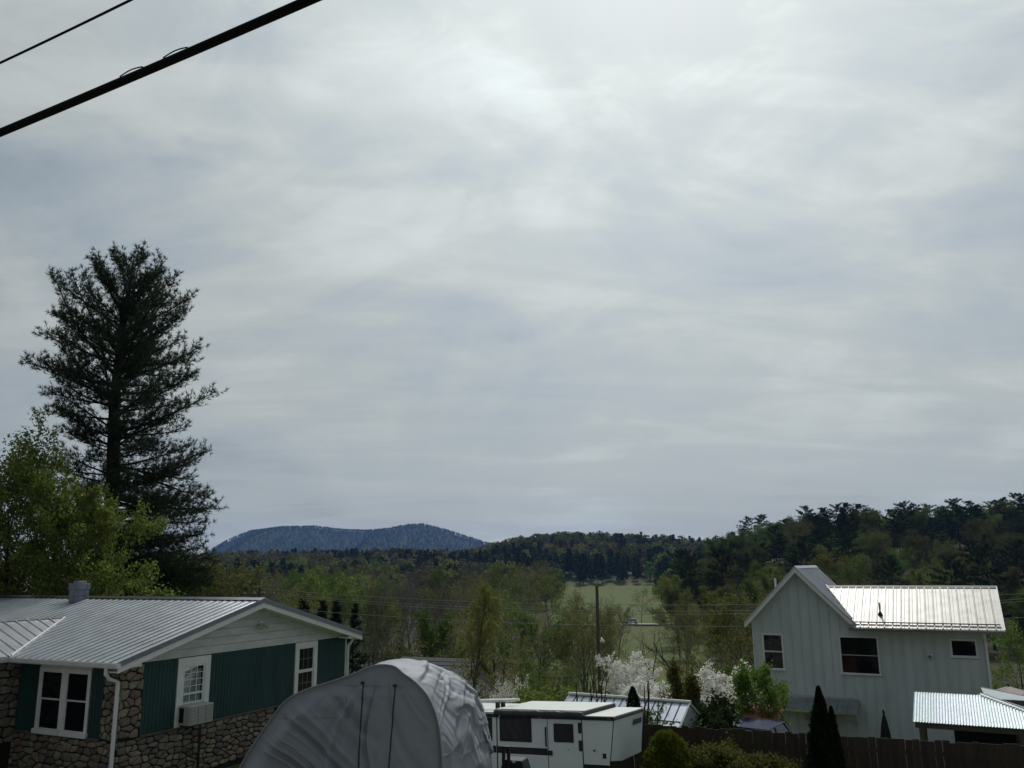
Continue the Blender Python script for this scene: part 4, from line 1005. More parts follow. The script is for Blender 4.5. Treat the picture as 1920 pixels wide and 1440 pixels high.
# ------------------------------------------------------------------ corrugated pavilion roof
def pavilion():
    A = R(27); ca, sa = math.cos(A), math.sin(A)
    U = Vector((ca, -sa, 0)); Vv = Vector((sa, ca, 0))
    tl = at(1714, 1297, 28.0); bl_v = tl - Vv * 2.3
    bl = at(1715, 1353, bl_v.y); slope = (bl - tl)
    T = thing('pavilion', (tl.x, tl.y, 0), -A, 'open garden shelter with wavy corrugated galvanised roof behind the fence', 'shelter')
    inv = Matrix.Rotation(A, 3, 'Z')
    loc = lambda p: inv @ (Vector(p) - T.location)
    a = loc(tl); b = loc(bl); b.x = a.x
    dn = (b - a); Ls = dn.length; dn.normalize(); nrm = Vector((1, 0, 0)).cross(dn); nrm = nrm if nrm.z > 0 else -nrm
    # plane hit for the hip end
    def onplane(px, py):
        o = loc((0, 0, CAM_Z)); r = inv @ ray(px, py); t = (a - o).dot(nrm) / r.dot(nrm); return o + r * t
    h0, h1 = onplane(1838, 1302), onplane(1925, 1334)
    wid = 5.6; pitch = .076; x = 0; sheet = 8
    nsh = int(wid / (pitch * sheet)) + 1
    def top(xx):   # distance below the ridge where the hip cuts the sheet
        if xx <= h0.x: return 0.0
        s0 = (h0 - a).dot(dn); s1 = (h1 - a).dot(dn)
        return max(0.0, min(Ls - .05, s0 + (s1 - s0) * (xx - h0.x) / (h1.x - h0.x)))
    for i in range(nsh):
        V = []; Fq = []; n = sheet * 6
        for j in range(n + 1):
            xx = (i * sheet + j / 6) * pitch; hh = .011 * math.cos(j / 6 * 2 * math.pi)
            for s in (top(xx), Ls):
                for th in (0, -.004): V.append(tuple(a + Vector((xx, 0, 0)) + dn * s + nrm * (hh + th)))
        for j in range(n):
            p, q = 4 * j, 4 * (j + 1); Fq += [(p, p + 2, q + 2, q), (p + 1, q + 1, q + 3, p + 3), (p + 2, p + 3, q + 3, q + 2), (p, q, q + 1, p + 1)]
        m = MB(); m.v = V; m.f = Fq; o = m.build('corrugated_sheet', 'galvanised', T, smooth=True)
    g = Vector((0, 0, .03))
    MB().prism([h0 + g + dn * .0, h1 + g, h1 + g + dn * .12, h0 + g + dn * .12], (0, 0, .012)).build('hip_flashing', 'gutter_white', T)
    # the slope beyond the hip
    c1 = loc(at(1925, 1306, 29.6)); d1 = loc(at(1839, 1289, 29.0)); h0b = h0 + Vector((.1, .08, .02)); h1b = h1 + Vector((.1, .08, .02))
    MB().prism([h0b, h1b, c1, d1], (0, 0, -.02)).build('far_slope', 'galvanised', T)
    MB().tube([d1, c1], .03, 6).build('far_ridge', 'gutter_white', T)
    zg = gz(tl.x, tl.y) - .6
    for xx in (.2, 2.7, 5.2):
        for s in (.15, Ls - .12):
            p = a + Vector((xx, 0, 0)) + dn * s; box('post', 'pole_wood', T, p.x - .06, p.x + .06, p.y - .06, p.y + .06, zg, p.z - .03)
    for s in (.15, Ls - .12):
        p = a + dn * s; box('beam', 'pole_wood', T, .05, wid, p.y - .05, p.y + .05, p.z - .2, p.z - .035)
    box('dark_back_sheet', 'navy_canvas', T, 1.0, wid, a.y - .02, a.y + .02, zg, a.z - .2)  # plain dark sheet at the back, fills the dark interior
    box('side_counter', 'appliance', T, 2.55, 3.4, a.y - 1.2, a.y - .7, zg + .1, a.z - 1.25, .01)
pavilion()

# ------------------------------------------------------------------ greenhouse
def greenhouse():
    A = R(29)
    c = at(1068, 1302, 26.0)
    T = thing('greenhouse', (c.x, c.y, 0), -A, 'low greenhouse with white ridge and dark glazing bars between the fence and the blossom trees', 'greenhouse')
    rise, run, n = 1.15, 2.3, 15; w = .24; Ln = n * w; z = c.z
    zg = gz(c.x, c.y) - .8
    dn = Vector((0, -run, -rise)); L_ = dn.length
    for sg in (-1, 1):
        for i in range(n):
            for (f0, f1) in ((.02, .32), (.34, .66), (.68, .99)):
                m = MB(); d = Vector((0, sg * run, -rise))
                p = Vector((i * w + .02, 0, z)) + d * f0; q = Vector((i * w + .02, 0, z)) + d * f1
                m.prism([p, q, q + Vector((w - .04, 0, 0)), p + Vector((w - .04, 0, 0))], (0, 0, -.01)); m.build('pane', 'greenhouse_pane', T)
        for i in range(n + 1):
            d = Vector((0, sg * run, -rise)); p = Vector((i * w, 0, z - .0)); MB().tube([p, p + d], .018 if 0 < i < n else .03, 4).build('glazing_bar', 'bar_dark' if 0 < i < n else 'white_paint', T)
        for f in (.33, .67): p = Vector((0, sg * run * f, z - rise * f - .006)); MB().tube([p, p + Vector((Ln, 0, 0))], .022, 4).build('purlin', 'bar_dark', T)
        p = Vector((0, sg * run, z - rise)); MB().tube([p, p + Vector((Ln, 0, 0))], .045, 4).build('eave_bar', 'white_paint', T)
        y = sg * (run - .05); box('side_wall', 'greenhouse_pane', T, .03, Ln - .03, y - .02, y + .02, zg, z - rise - .05)
    MB().tube([(-.03, 0, z + .02), (Ln + .03, 0, z + .02)], .05, 6).build('ridge_bar', 'white_paint', T)
    for x in (.012, Ln - .032): MB().prism([(x, -run + .08, zg), (x, run - .08, zg), (x, run - .08, z - rise - .06), (x, 0, z - .07), (x, -run + .08, z - rise - .06)], (.02, 0, 0)).build('end_wall', 'greenhouse_pane', T)
greenhouse()

# ------------------------------------------------------------------ dark-roofed house beyond the trailers
def dark_house():
    A = R(20); c = at(770, 1232, 46)
    T = thing('shingled_house', (c.x, c.y, 0), -A, 'low house with dark grey shingle roof showing past the covered trailer', 'house')
    z = c.z; Ln = 3.9; run, rise = 3.2, 1.5; zg = gz(c.x, c.y) - 2
    for sg in (-1, 1):
        sl = MB().prism([(-.5, 0, z), (-.5, sg * run, z - rise), (-.5, sg * run, z - rise - .12), (-.5, 0, z - .12)], (Ln + .5, 0, 0)).build('roof_slope', 'shingle', T)
        for j in range(10):
            f0 = j / 10; p = Vector((-.5, sg * run * f0, z - rise * f0 + .012)); q = Vector((-.5, sg * run * (f0 + .1), z - rise * (f0 + .1) + .03))
            MB().prism([p, q, q - Vector((0, 0, .02)), p - Vector((0, 0, .02))], (Ln + .5, 0, 0)).build('shingle_course', 'shingle', sl)
    MB().prism([(-.3, -run + .3, zg), (-.3, run - .3, zg), (-.3, run - .3, z - rise), (-.3, 0, z - .15), (-.3, -run + .3, z - rise)], (Ln + .1, 0, 0)).build('wall', 'grey_siding', T)
    # small front gable with white rakes
    gx, gzz = 3.3, z - .25; hw = 1.25
    g = MB().prism([(gx - hw, -run - .3, gzz - 1.15), (gx + hw, -run - .3, gzz - 1.15), (gx, -run - .3, gzz - .05)], (0, run, 0)).build('front_gable', 'grey_siding', T)
    MB().prism([(gx - hw, -run - .3, zg), (gx + hw, -run - .3, zg), (gx + hw, -run - .3, gzz - 1.16), (gx - hw, -run - .3, gzz - 1.16)], (0, run - .1, 0)).build('porch_wall', 'grey_siding', T)
    for sg in (-1, 1):
        MB().prism([(gx, -run - .45, gzz), (gx + sg * 1.45, -run - .45, gzz - 1.3), (gx + sg * 1.45, -run - .45, gzz - 1.4), (gx, -run - .45, gzz - .1)], (0, .05, 0)).build('rake_board', 'white_paint', T)
        MB().prism([(gx, -run - .40, gzz + .02), (gx + sg * 1.45, -run - .40, gzz - 1.28), (gx + sg * 1.45, -run - .40, gzz - 1.33), (gx, -run - .40, gzz - .04)], (0, run + .2, 0)).build('gable_slope', 'shingle', T)
    sash_window(T, lambda s, zz, d: Vector((s, -run - .3 - d, zz)), gx - .4, gx + .4, gzz - 2.6, gzz - 1.4, tm='white_paint')
dark_house()

# ------------------------------------------------------------------ umbrellas
def umbrellas():
    p = at(1656, 1330, 25.5); zt = p.z; zb = gz(p.x, p.y)
    T = thing('closed_umbrella', (p.x, p.y, zb), 0, 'closed dark patio umbrella standing upright against the white house wall', 'umbrella')
    h = zt - zb
    prof = [(0.0, .02), (.10, .05), (.35, .085), (.8, .14), (1.25, .165), (1.45, .15), (1.5, .05)]
    m = MB(); k = 16; n = len(prof)
    for i, (dz, r) in enumerate(prof):
        for j in range(k): a = 2 * math.pi * j / k; rr = r * (1 + (.22 if j % 2 else -.1) * min(1, i / 2)); m.v.append((rr * math.cos(a), rr * math.sin(a), h - .12 - dz))
    for i in range(n - 1):
        for j in range(k): j2 = (j + 1) % k; m.f.append((i * k + j, i * k + j2, (i + 1) * k + j2, (i + 1) * k + j))
    m.build('folded_canopy', 'navy_canvas', T)
    MB().tube([(0, 0, 0), (0, 0, h - .06)], .025, 8).build('pole', 'black_metal', T)
    MB().tube([(0, 0, h - .13), (0, 0, h - .06), (0, 0, h)], [.03, .045, .01], 8).build('finial', 'black_metal', T)
    MB().tube([(0, 0, 0), (0, 0, .08)], [.28, .22], 14).build('base', 'black_metal', T)
    p = at(1891, 1287, 33); zb = gz(p.x, p.y)
    T = thing('open_umbrella', (p.x, p.y, zb), R(12), 'open tan patio umbrella spread beyond the corrugated shelter roof', 'umbrella')
    h = p.z - zb; n = 8; rad, drop = 1.75, .62
    tilt = Matrix.Rotation(R(-16), 3, 'X') @ Matrix.Rotation(R(10), 3, 'Y')
    rim = [tilt @ Vector((rad * math.cos(2 * math.pi * (j + .5) / n), rad * math.sin(2 * math.pi * (j + .5) / n), -drop)) + Vector((0, 0, h)) for j in range(n)]
    ap = Vector((0, 0, h))
    for j in range(n):
        a, b = rim[j], rim[(j + 1) % n]; mid = (a + b) / 2 * .5 + ap * .5 - Vector((0, 0, .06))
        m = MB(); m.v = [tuple(ap), tuple(a), tuple(b), tuple(mid), tuple(a - Vector((0, 0, .16))), tuple(b - Vector((0, 0, .16)))]; m.f = [(0, 1, 3), (1, 2, 3), (2, 0, 3), (1, 4, 5, 2)]; m.build('canopy_panel', 'tan_canvas', T)
        MB().tube([ap - Vector((0, 0, .0)), a + Vector((0, 0, .01))], .012, 5).build('rib', 'weathered_white', T)
    MB().tube([(0, 0, 0), (0, 0, h)], .028, 8).build('pole', 'black_metal', T)
    MB().tube([(0, 0, h), (0, 0, h + .09)], [.07, .03], 8).build('finial', 'black_metal', T)
    MB().tube([(0, 0, 0), (0, 0, .08)], [.3, .22], 14).build('base', 'black_metal', T)
umbrellas()

# ------------------------------------------------------------------ cars
def car(name, loc, rz, body_m, roof_m, label, group=None):
    T = thing(name, loc, rz, label, 'car', group)
    prof = [(-2.15, .35), (-2.2, .62), (-2.1, .86), (-1.3, .95), (1.15, .97), (1.95, .88), (2.2, .66), (2.2, .38), (1.75, .34), (1.62, .62), (1.3, .70), (.98, .62), (.86, .33), (-.86, .33), (-.98, .62), (-1.3, .70), (-1.62, .62), (-1.75, .34)]
    MB().prism([(x, -.86, z) for x, z in prof], (0, 1.72, 0)).build('body', body_m, T, .05, smooth=True)
    cab = [(-1.75, .93), (-1.35, 1.42), (.25, 1.45), (1.05, .95)]
    c = MB(); y = .80; yi = .62
    c.v = [(x, -(y if i in (0, 3) else yi), z) for i, (x, z) in enumerate(cab)] + [(x, (y if i in (0, 3) else yi), z) for i, (x, z) in enumerate(cab)]
    c.f = [(0, 1, 2, 3), (7, 6, 5, 4), (0, 4, 5, 1), (1, 5, 6, 2), (2, 6, 7, 3), (3, 7, 4, 0)]
    cb = c.build('cabin', 'dark_glass', T)
    box('roof', roof_m, T, -1.38, .28, -.64, .64, 1.43, 1.475, .02)
    for sg in (-1, 1):
        for x0, x1, xt0, xt1 in ((-1.75, -1.62, -1.35, -1.25), (-.55, -.42, -.5, -.38), (.95, 1.06, .18, .28)):
            MB().prism([(x0, sg * .80, .94), (x1, sg * .80, .94), (xt1, sg * .63, 1.45), (xt0, sg * .63, 1.45)], (0, sg * .012, 0)).build('pillar', body_m, T)
        for x in (-1.3, 1.3):
            w = MB().tube([(x, sg * .70, .32), (x, sg * .885, .32)], .32, 18).build('wheel', 'rubber', T); MB().tube([(x, sg * .80, .32), (x, sg * .895, .32)], .2, 12).build('rim', 'chrome', w)
        MB().box(2.12, 2.215, sg * .6 - .16, sg * .6 + .16, .66, .78).build('headlight', 'lamp_glass', T, .01); MB().box(-2.215, -2.12, sg * .62 - .14, sg * .62 + .14, .66, .80).build('tail_light', 'red_plastic', T, .01)
        MB().box(.62, .75, sg * .9 - .07, sg * .9 + .07, .98, 1.1).build('mirror', body_m, T, .01)
    return T
p = at(1418, 1352, 25.5)
car('parked_car', (p.x + .1, p.y + 1.2, p.z - 1.82), R(-125), 'car_blue', 'car_blue', 'dark blue car parked half hidden just behind the fence')
box('hood_reflection', 'car_white', bpy.data.objects['parked_car'], 1.15, 1.95, -.7, .7, .955, .985, .01)  # white slab: sky reflection on the glossy blue hood, put in as colour
p = at(1183, 1152, 262); car('distant_car', (p.x, p.y, gz(p.x, p.y) + .3), R(175), 'car_white', 'car_white', 'tiny white car driving on the valley road')
p = at(1432, 1340, 28.0)
T = thing('garden_shed', (p.x, p.y, gz(p.x, p.y)), R(-27), 'small brick-red lean-to shed behind the blue car', 'shed')
hh = p.z - T.location.z + .02
MB().prism([(-.6, 0, 0), (.3, 0, 0), (.3, 0, hh - .3), (-.6, 0, hh - .3)], (0, 1.4, 0)).build('wall', 'brick_red', T); MB().prism([(-.7, -.2, hh - .32), (-.7, 1.6, hh), (-.7, 1.6, hh + .06), (-.7, -.2, hh - .26)], (1.1, 0, 0)).build('roof', 'brick_red', T); box('door', 'pole_wood', T, -.35, .35, -.03, -.001, .0, hh - .5)

# ------------------------------------------------------------------ poles and wires
def pole(name, base, top_z, r, label, arm=None):
    T = thing(name, base, 0, label, 'utility pole')
    h = top_z - base[2]
    MB().tube([(0, 0, -.3), (0, 0, h)], [r, r * .72], 10).build('shaft', 'pole_wood', T)
    if arm is not None:
        b = MB().box(-1.1, 1.1, -.16, -.06, h - .55, h - .43).build('cross_arm', 'pole_wood', T); T.rotation_euler = (0, 0, arm)
        for x in (-1.0, -.35, .35, 1.0): MB().tube([(x, -.11, h - .43), (x, -.11, h - .3)], [.05, .03], 8).build('insulator', 'appliance', T)
    return T
def wire(name, a, b, sag, r, label, n=28, group=None, m='wire'):
    a, b = Vector(a), Vector(b)
    pts = [a.lerp(b, f) - Vector((0, 0, sag * 4 * f * (1 - f))) for f in np.linspace(0, 1, n)]
    o = MB().tube(pts, r, 5).build(name, m); return tag(o, label, 'wire', group)
pt = at(1119, 1098, 46); pb = gz(pt.x, pt.y)
T = pole('utility_pole', (pt.x, pt.y, pb), pt.z, .11, 'weathered utility pole with small pale lamp rising behind the greenhouse')
lz = at(1125, 1199, 46).z - pb
MB().tube([(0, -.1, lz), (.1, -.5, lz + .12), (.13, -.7, lz + .08)], [.025, .025, .025], 6).build('lamp_arm', 'chrome', T)
MB().tube([(.13, -.7, lz + .09), (.13, -.7, lz - .02), (.13, -.7, lz - .09)], [.05, .13, .10], 10).build('lamp_head', 'lamp_glass', T)
g0 = at(1123, 1202, 45.8); g1 = at(975, 1296, 40)
tag(MB().tube([g0, g1], .007, 5).build('guy_wire', 'matte_black'), 'slanting guy wire running down left from the utility pole', 'wire')
wire('branch_line', at(1121, 1262, 46), at(1000, 1268, 45),   .15, .010, 'short dark service drop wire meeting the utility pole from the left', m='matte_black')
pl = at(487, 1101, 62); T = pole('utility_pole', (pl.x, pl.y, gz(pl.x, pl.y)), pl.z, .16, 'utility pole with its top just above the ranch house ridge', arm=R(25))
WL = [((487, 1103), (2050, 1104), 1.05, 58, 'topmost thin power wire spanning the valley'), ((492, 1111), (2050, 1113), 1.15, 58, 'middle pale power wire spanning the valley'), ((492, 1114), (2050, 1117), 1.22, 58, 'third power wire down, close under the middle one'), ((560, 1143), (2050, 1150), .95, 60, 'lowest faint wire crossing the valley trees')]
for (a, b, sag, Y, lab) in WL:
    wire('power_wire', at(*a, 62), at(*b, Y - 6), sag, .015, lab)
def overhead(pts, r, name, label, extra=False):
    a, b = pts; d = b - a
    P = [a + d * f - Vector((0, 0, .0 + .012 * d.length * (1 - (2 * f - 1) ** 2) * .2)) for f in np.linspace(-2.2, 2.4, 60)]
    if not extra: return tag(MB().tube(P, r, 8).build(name, 'cable_black'), label, 'cable')
    T = thing(name, P[0], 0, label, 'cable'); Q = [p - P[0] for p in P]
    MB().tube(Q, r, 10).build('sheath', 'cable_black', T)
    up = Vector((0, 0, 1)); MB().tube([q + up * (r * .9) for q in Q], r * .36, 8).build('messenger_strand', 'cable_black', T)
    for f0 in (.44, .58):
        L_ = [a + d * (f0 + .075 * s) - P[0] + up * (r * 1.3 + .012 * math.sin(math.pi * s)) - Vector((0, 0, .0)) for s in np.linspace(0, 1, 12)]
        MB().tube(L_, .0035, 6).build('lashing_loop', 'cable_black', T)
    for f in np.arange(-.2, 1.2, .016):
        c = a + d * f - P[0] - Vector((0, 0, .0024 * d.length * (1 - (2 * f - 1) ** 2))); dd = d.normalized()
        pass
    return T
overhead((at(0, 249, 4.6), at(585, -2, 3.5)), .023, 'overhead_cable', 'thick black bundled cable crossing the upper left sky', True)
overhead((at(0, 118, 5.6), at(245, 0, 4.9)), .0085, 'overhead_cable', 'thin black cable in the top left corner of the sky')

# ------------------------------------------------------------------ trees: growth, leaves, needles
def grow(rng, P):
    """returns segments (p,q,r0,r1,level) and tips (p,d)"""
    segs = []; tips = []; LV = len(P['nseg'])
    def rec(p, d, L, r, lv):
        n = P['nseg'][lv]; pts = [p]; dirs = [d]; rs = [r]
        for i in range(n):
            d = d + rng.normal(0, P['wob'][lv], 3); d[2] += P['up'][lv]; d = d / np.linalg.norm(d)
            q = p + d * (L / n); r2 = max(rs[0] * (1 - P['tap'][lv] * (i + 1) / n), P.get('rmin', .004))
            segs.append((p, q, rs[-1], r2, lv)); p = q; pts.append(p); dirs.append(d); rs.append(r2)
        if lv == LV - 1:
            for i in range(1, n + 1): tips.append((pts[i], dirs[i]))
            return
        nc = P['n'][lv]; az = rng.uniform(0, 6.28)
        for k in range(nc):
            t = P['t0'][lv] + (1 - P['t0'][lv]) * (k + rng.uniform(.2, .9)) / nc
            x = t * n; i = min(int(x), n - 1); f = x - i
            b = pts[i] * (1 - f) + pts[i + 1] * f; dd = dirs[i + 1]
            az += 2.4 + rng.normal(0, .3)
            e1 = np.cross(dd, [0.31, .2, .93]); e1 /= np.linalg.norm(e1); e2 = np.cross(dd, e1)
            ang = P['ang'][lv] * (1 + rng.normal(0, .15)) * (1 - .35 * (t if lv == 0 else 0))
            nd = dd * math.cos(ang) + (e1 * math.cos(az) + e2 * math.sin(az)) * math.sin(ang)
            shp = P['shape'](t) if lv == 0 else (1 - .45 * t)
            rec(b, nd / np.linalg.norm(nd), L * P['lr'][lv] * shp * rng.uniform(.8, 1.2), max((rs[i] * (1 - f) + rs[i + 1] * f) * P['rr'][lv], P.get('rmin', .004)), lv + 1)
    d0 = np.array(P.get('lean', (0, 0, 1)), float); d0 /= np.linalg.norm(d0)
    for s in range(P.get('stems', 1)):
        d = d0 + (rng.normal(0, P.get('splay', .0), 3) * [1, 1, 0] if P.get('stems', 1) > 1 else 0)
        rec(np.array([0, 0, -.3]) + (rng.normal(0, .12, 3) * [1, 1, 0] if P.get('stems', 1) > 1 else 0), d / np.linalg.norm(d), P['H'] * (rng.uniform(.8, 1.05) if s else 1), P['r'], 0)
    return segs, tips
def seg_arrays(segs, k):
    p = np.array([s[0] for s in segs]); q = np.array([s[1] for s in segs]); r0 = np.array([s[2] for s in segs]); r1 = np.array([s[3] for s in segs])
    d = q - p; d /= np.maximum(np.linalg.norm(d, axis=1, keepdims=True), 1e-9)
    ref = np.where(np.abs(d[:, 2:3]) < .9, [[0, 0, 1.]], [[1., 0, 0]]); x = np.cross(d, ref); x /= np.linalg.norm(x, axis=1, keepdims=True); y = np.cross(d, x)
    a = 2 * np.pi * np.arange(k) / k
    ring = x[:, None] * np.cos(a)[None, :, None] + y[:, None] * np.sin(a)[None, :, None]
    V = np.concatenate([p[:, None] + ring * r0[:, None, None], q[:, None] + ring * r1[:, None, None]], 1)  # (n,2k,3)
    n = len(segs); base = np.arange(n)[:, None] * 2 * k; j = np.arange(k); j2 = (j + 1) % k
    F = np.stack([base + j, base + j2, base + k + j2, base + k + j], -1).reshape(-1, 4)
    return V.reshape(-1, 3), F
def leaves(rng, tips, per, spread, size, droop=0.0, asp=.62):
    P = np.repeat(np.array([t[0] for t in tips]), per, 0); n = len(P)
    P = P + rng.normal(0, spread, (n, 3)); P[:, 2] -= droop * np.abs(rng.normal(0, 1, n))
    a = rng.normal(0, 1, (n, 3)); a /= np.linalg.norm(a, axis=1, keepdims=True)
    b = np.cross(a, rng.normal(0, 1, (n, 3))); b /= np.linalg.norm(b, axis=1, keepdims=True)
    s = size * rng.uniform(.6, 1.35, (n, 1))
    V = np.stack([P - a * s, P + b * s * asp, P + a * s, P - b * s * asp], 1).reshape(-1, 3)
    return V, np.arange(4 * n).reshape(-1, 4), rng.uniform(0, 1, n)
def tufts(rng, P, D, k, ln, wd, cone=.75):
    """needle bunches: k thin triangles fanning about direction D at points P"""
    n = len(P); P = np.repeat(P, k, 0); D = np.repeat(D, k, 0)
    d = D + rng.normal(0, cone, (n * k, 3)); d /= np.linalg.norm(d, axis=1, keepdims=True)
    s = np.cross(d, rng.normal(0, 1, (n * k, 3))); s /= np.linalg.norm(s, axis=1, keepdims=True)
    L = np.repeat(np.ones(n) * ln, k)[:, None] * rng.uniform(.7, 1.25, (n * k, 1))
    V = np.stack([P - s * wd, P + s * wd, P + d * L + s * wd * .2, P + d * L * .98 - s * wd * .2], 1).reshape(-1, 3)
    return V, np.arange(4 * n * k).reshape(-1, 4), np.repeat(rng.uniform(0, 1, n), k) * .7 + rng.uniform(0, .3, n * k)
def crown_mesh(name, parts, mats):
    """parts: list of (V, F, tint or None, material index)"""
    V = []; F = []; T = []; MI = []; o = 0
    for v, f, t, m in parts:
        V.append(v); F.append(f + o); o += len(v); T.append(t if t is not None else np.full(len(f), .5)); MI.append(np.full(len(f), m))
    return npmesh(name, np.concatenate(V), F, mats, np.concatenate(MI), np.concatenate(T))

SH_ROUND = lambda t: .55 + .9 * math.sin(math.pi * min(1, max(0, (t - .1) / .95))) * .7
SH_VASE = lambda t: 1.15 - .45 * t
SH_CONE = lambda t: 1.25 - 1.05 * t
def dec_params(rng, H, kind):
    P = dict(H=H, r=H * .016, nseg=(7, 5, 3, 2), n=(11, 7, 5), t0=(.28, .25, .2), ang=(1.0, .75, .7), lr=(.46, .48, .5), rr=(.55, .55, .5), wob=(.05, .10, .14, .16), up=(.02, .05, .03, .02), tap=(.85, .85, .8, .8), shape=SH_ROUND)
    if kind == 'vase': P.update(n=(12, 8, 6), t0=(.2, .3, .2), ang=(.55, .5, .55), lr=(.62, .46, .45), up=(.03, .07, .05, .03), shape=SH_VASE)
    if kind == 'narrow': P.update(n=(16, 6, 5), t0=(.15, .2, .2), ang=(.55, .6, .6), lr=(.34, .45, .5), shape=SH_CONE)
    if kind == 'crooked': P.update(n=(9, 7, 5), t0=(.3, .3, .2), ang=(.95, .85, .8), lr=(.55, .5, .5), wob=(.16, .24, .26, .2), up=(.05, .06, .04, .02), r=H * .026)
    return P
PROTO = {}
def proto(key, H, kind, seed, leaf=None, per=0, spread=.3, size=.15, bark='bark', twig='twig', k=(6, 4, 3, 3), **over):
    rng = np.random.default_rng(seed); P = dec_params(rng, H, kind); P.update(over)
    segs, tips = grow(rng, P)
    big = [s for s in segs if s[4] <= 1]; small = [s for s in segs if s[4] > 1]
    v, f = seg_arrays(big, 6); tm = npmesh('trunk', v, [f], [bark], smooth=True)
    parts = []; v, f = seg_arrays(small, 3); parts.append((v, f, None, 0))
    if leaf:
        v, f, t = leaves(rng, tips, per, spread, size); parts.append((v, f, t, 1))
    cm = crown_mesh('crown', parts, [twig] + ([leaf] if leaf else []))
    zm = max(max(p[2] for p in (s[1] for s in segs)), 1.0); PROTO[key] = (tm, cm, zm); return PROTO[key]
def pine_proto(key, H, seed, start=.42, wid=.2, nb=46, tuft=4, ln=.55, wd=.06, mt='needle', flat=1.0, sky=True):
    rng = np.random.default_rng(seed); segs = []; P = []; D = []
    lean = rng.normal(0, .015, 2); tr = lambda z: np.array([lean[0] * z, lean[1] * z, z])
    for i in range(8): segs.append((tr(H * i / 8) - [0, 0, .3 if i == 0 else 0], tr(H * (i + 1) / 8), H * .013 * (1 - i / 8.5), H * .013 * (1 - (i + 1) / 8.5), 0))
    bs = []
    for j in range(nb):
        f = start + (1 - start) * (j + rng.uniform(0, .6)) / nb; az = rng.uniform(0, 6.283)
        prof = (1 - ((f - start) / (1 - start)) ** 3.2) ** .6 if sky else (1 - (f - start) / (1 - start))
        L = H * wid * (prof * rng.uniform(.55, 1.2) + (.05 if sky else .008)); el = rng.normal(.12, .12) + .75 * max(0, (f - .70) / .30) * (1 if sky else .2) - (0 if sky else .22)
        d = np.array([math.cos(az) * math.cos(el), math.sin(az) * math.cos(el), math.sin(el)]); b = tr(H * f)
        bs.append((b, b + d * L, .035, .012, 1)); m = max(4, int(L / .42))
        for q in range(m):
            g = .25 + .75 * (q + rng.uniform(0, 1)) / m; side = np.array([-d[1], d[0], 0]) * rng.normal(0, .22) * L * (1.1 - .5 * g)
            P.append(b + d * L * g + side + [0, 0, rng.normal(.02, .08)]); D.append(d * .7 + side / max(L, .1) + [0, 0, .55 * flat])
    v, f = seg_arrays(segs, 6); tm = npmesh('trunk', v, [f], ['bark_dark'], smooth=True)
    P = np.array(P); D = np.array(D); D /= np.linalg.norm(D, axis=1, keepdims=True)
    v2, f2 = seg_arrays(bs, 3); v, f, t = tufts(rng, P, D, tuft * 3, ln, wd, .8)
    PROTO[key] = (tm, crown_mesh('crown', [(v2, f2, None, 0), (v, f, t, 1)], ['bark_dark', mt]), H); return PROTO[key]
def plant(key, name, loc, h, rz, label, cat='tree', group=None, sx=1.0, parts=('trunk', 'crown')):
    tm, cm, H = PROTO[key]; T = thing(name, loc, rz, label, cat, group); s = h / H; T.scale = (s * sx, s * sx, s)
    link(parts[0], tm, T); link(parts[1], cm, T); return T

# mid-distance prototypes (15 m class)
for i in range(3): proto('bare%d' % i, 15, ('vase', 'round', 'vase')[i], 20 + i, None, twig='twig', bark='bark_grey', rmin=.022)
for i in range(3): proto('bud%d' % i, 15, ('round', 'vase', 'vase')[i], 30 + i, 'leaf_bud', 5, .26, .11, bark='bark_grey', rmin=.014)
for i in range(3): proto('green%d' % i, 14, ('round', 'vase', 'round')[i], 40 + i, 'leaf_spring', 9, .34, .16, rmin=.012)
proto('slim', 12, 'narrow', 37, 'leaf_bud', 5, .2, .085, bark='bark_grey')
for i in range(2): proto('olive%d' % i, 14, ('round', 'vase')[i], 50 + i, 'leaf_olive', 12, .36, .16)
proto('crooked', 10, 'crooked', 61, None, bark='bark_dark', twig='bark_dark')
for i in range(4): pine_proto('pine%d' % i, 22, 70 + i, start=(.42, .36, .48, .3)[i], wid=(.21, .23, .19, .22)[i], nb=62, tuft=5, ln=.62, wd=.085)
pine_proto('fir', 8, 81, start=.06, wid=.2, nb=90, tuft=4, ln=.22, wd=.03, sky=False)

def tall_ray(px, py, Y): return at(px, py, Y)
rs = np.random.default_rng(77)
def by_px(key, name, px, py_top, Y, label, group=None, sx=1.0, cat='tree', rz=None, zoff=0.0):
    """stand a tree at distance Y so that its top reaches the skyline height seen at (px, py_top)"""
    t = at(px, py_top, Y); zb = gz(t.x, t.y) + zoff
    return plant(key, name, (t.x, t.y, zb), max(2.0, t.z - zb), rs.uniform(0, 6.28) if rz is None else rz, label, cat, group, sx)

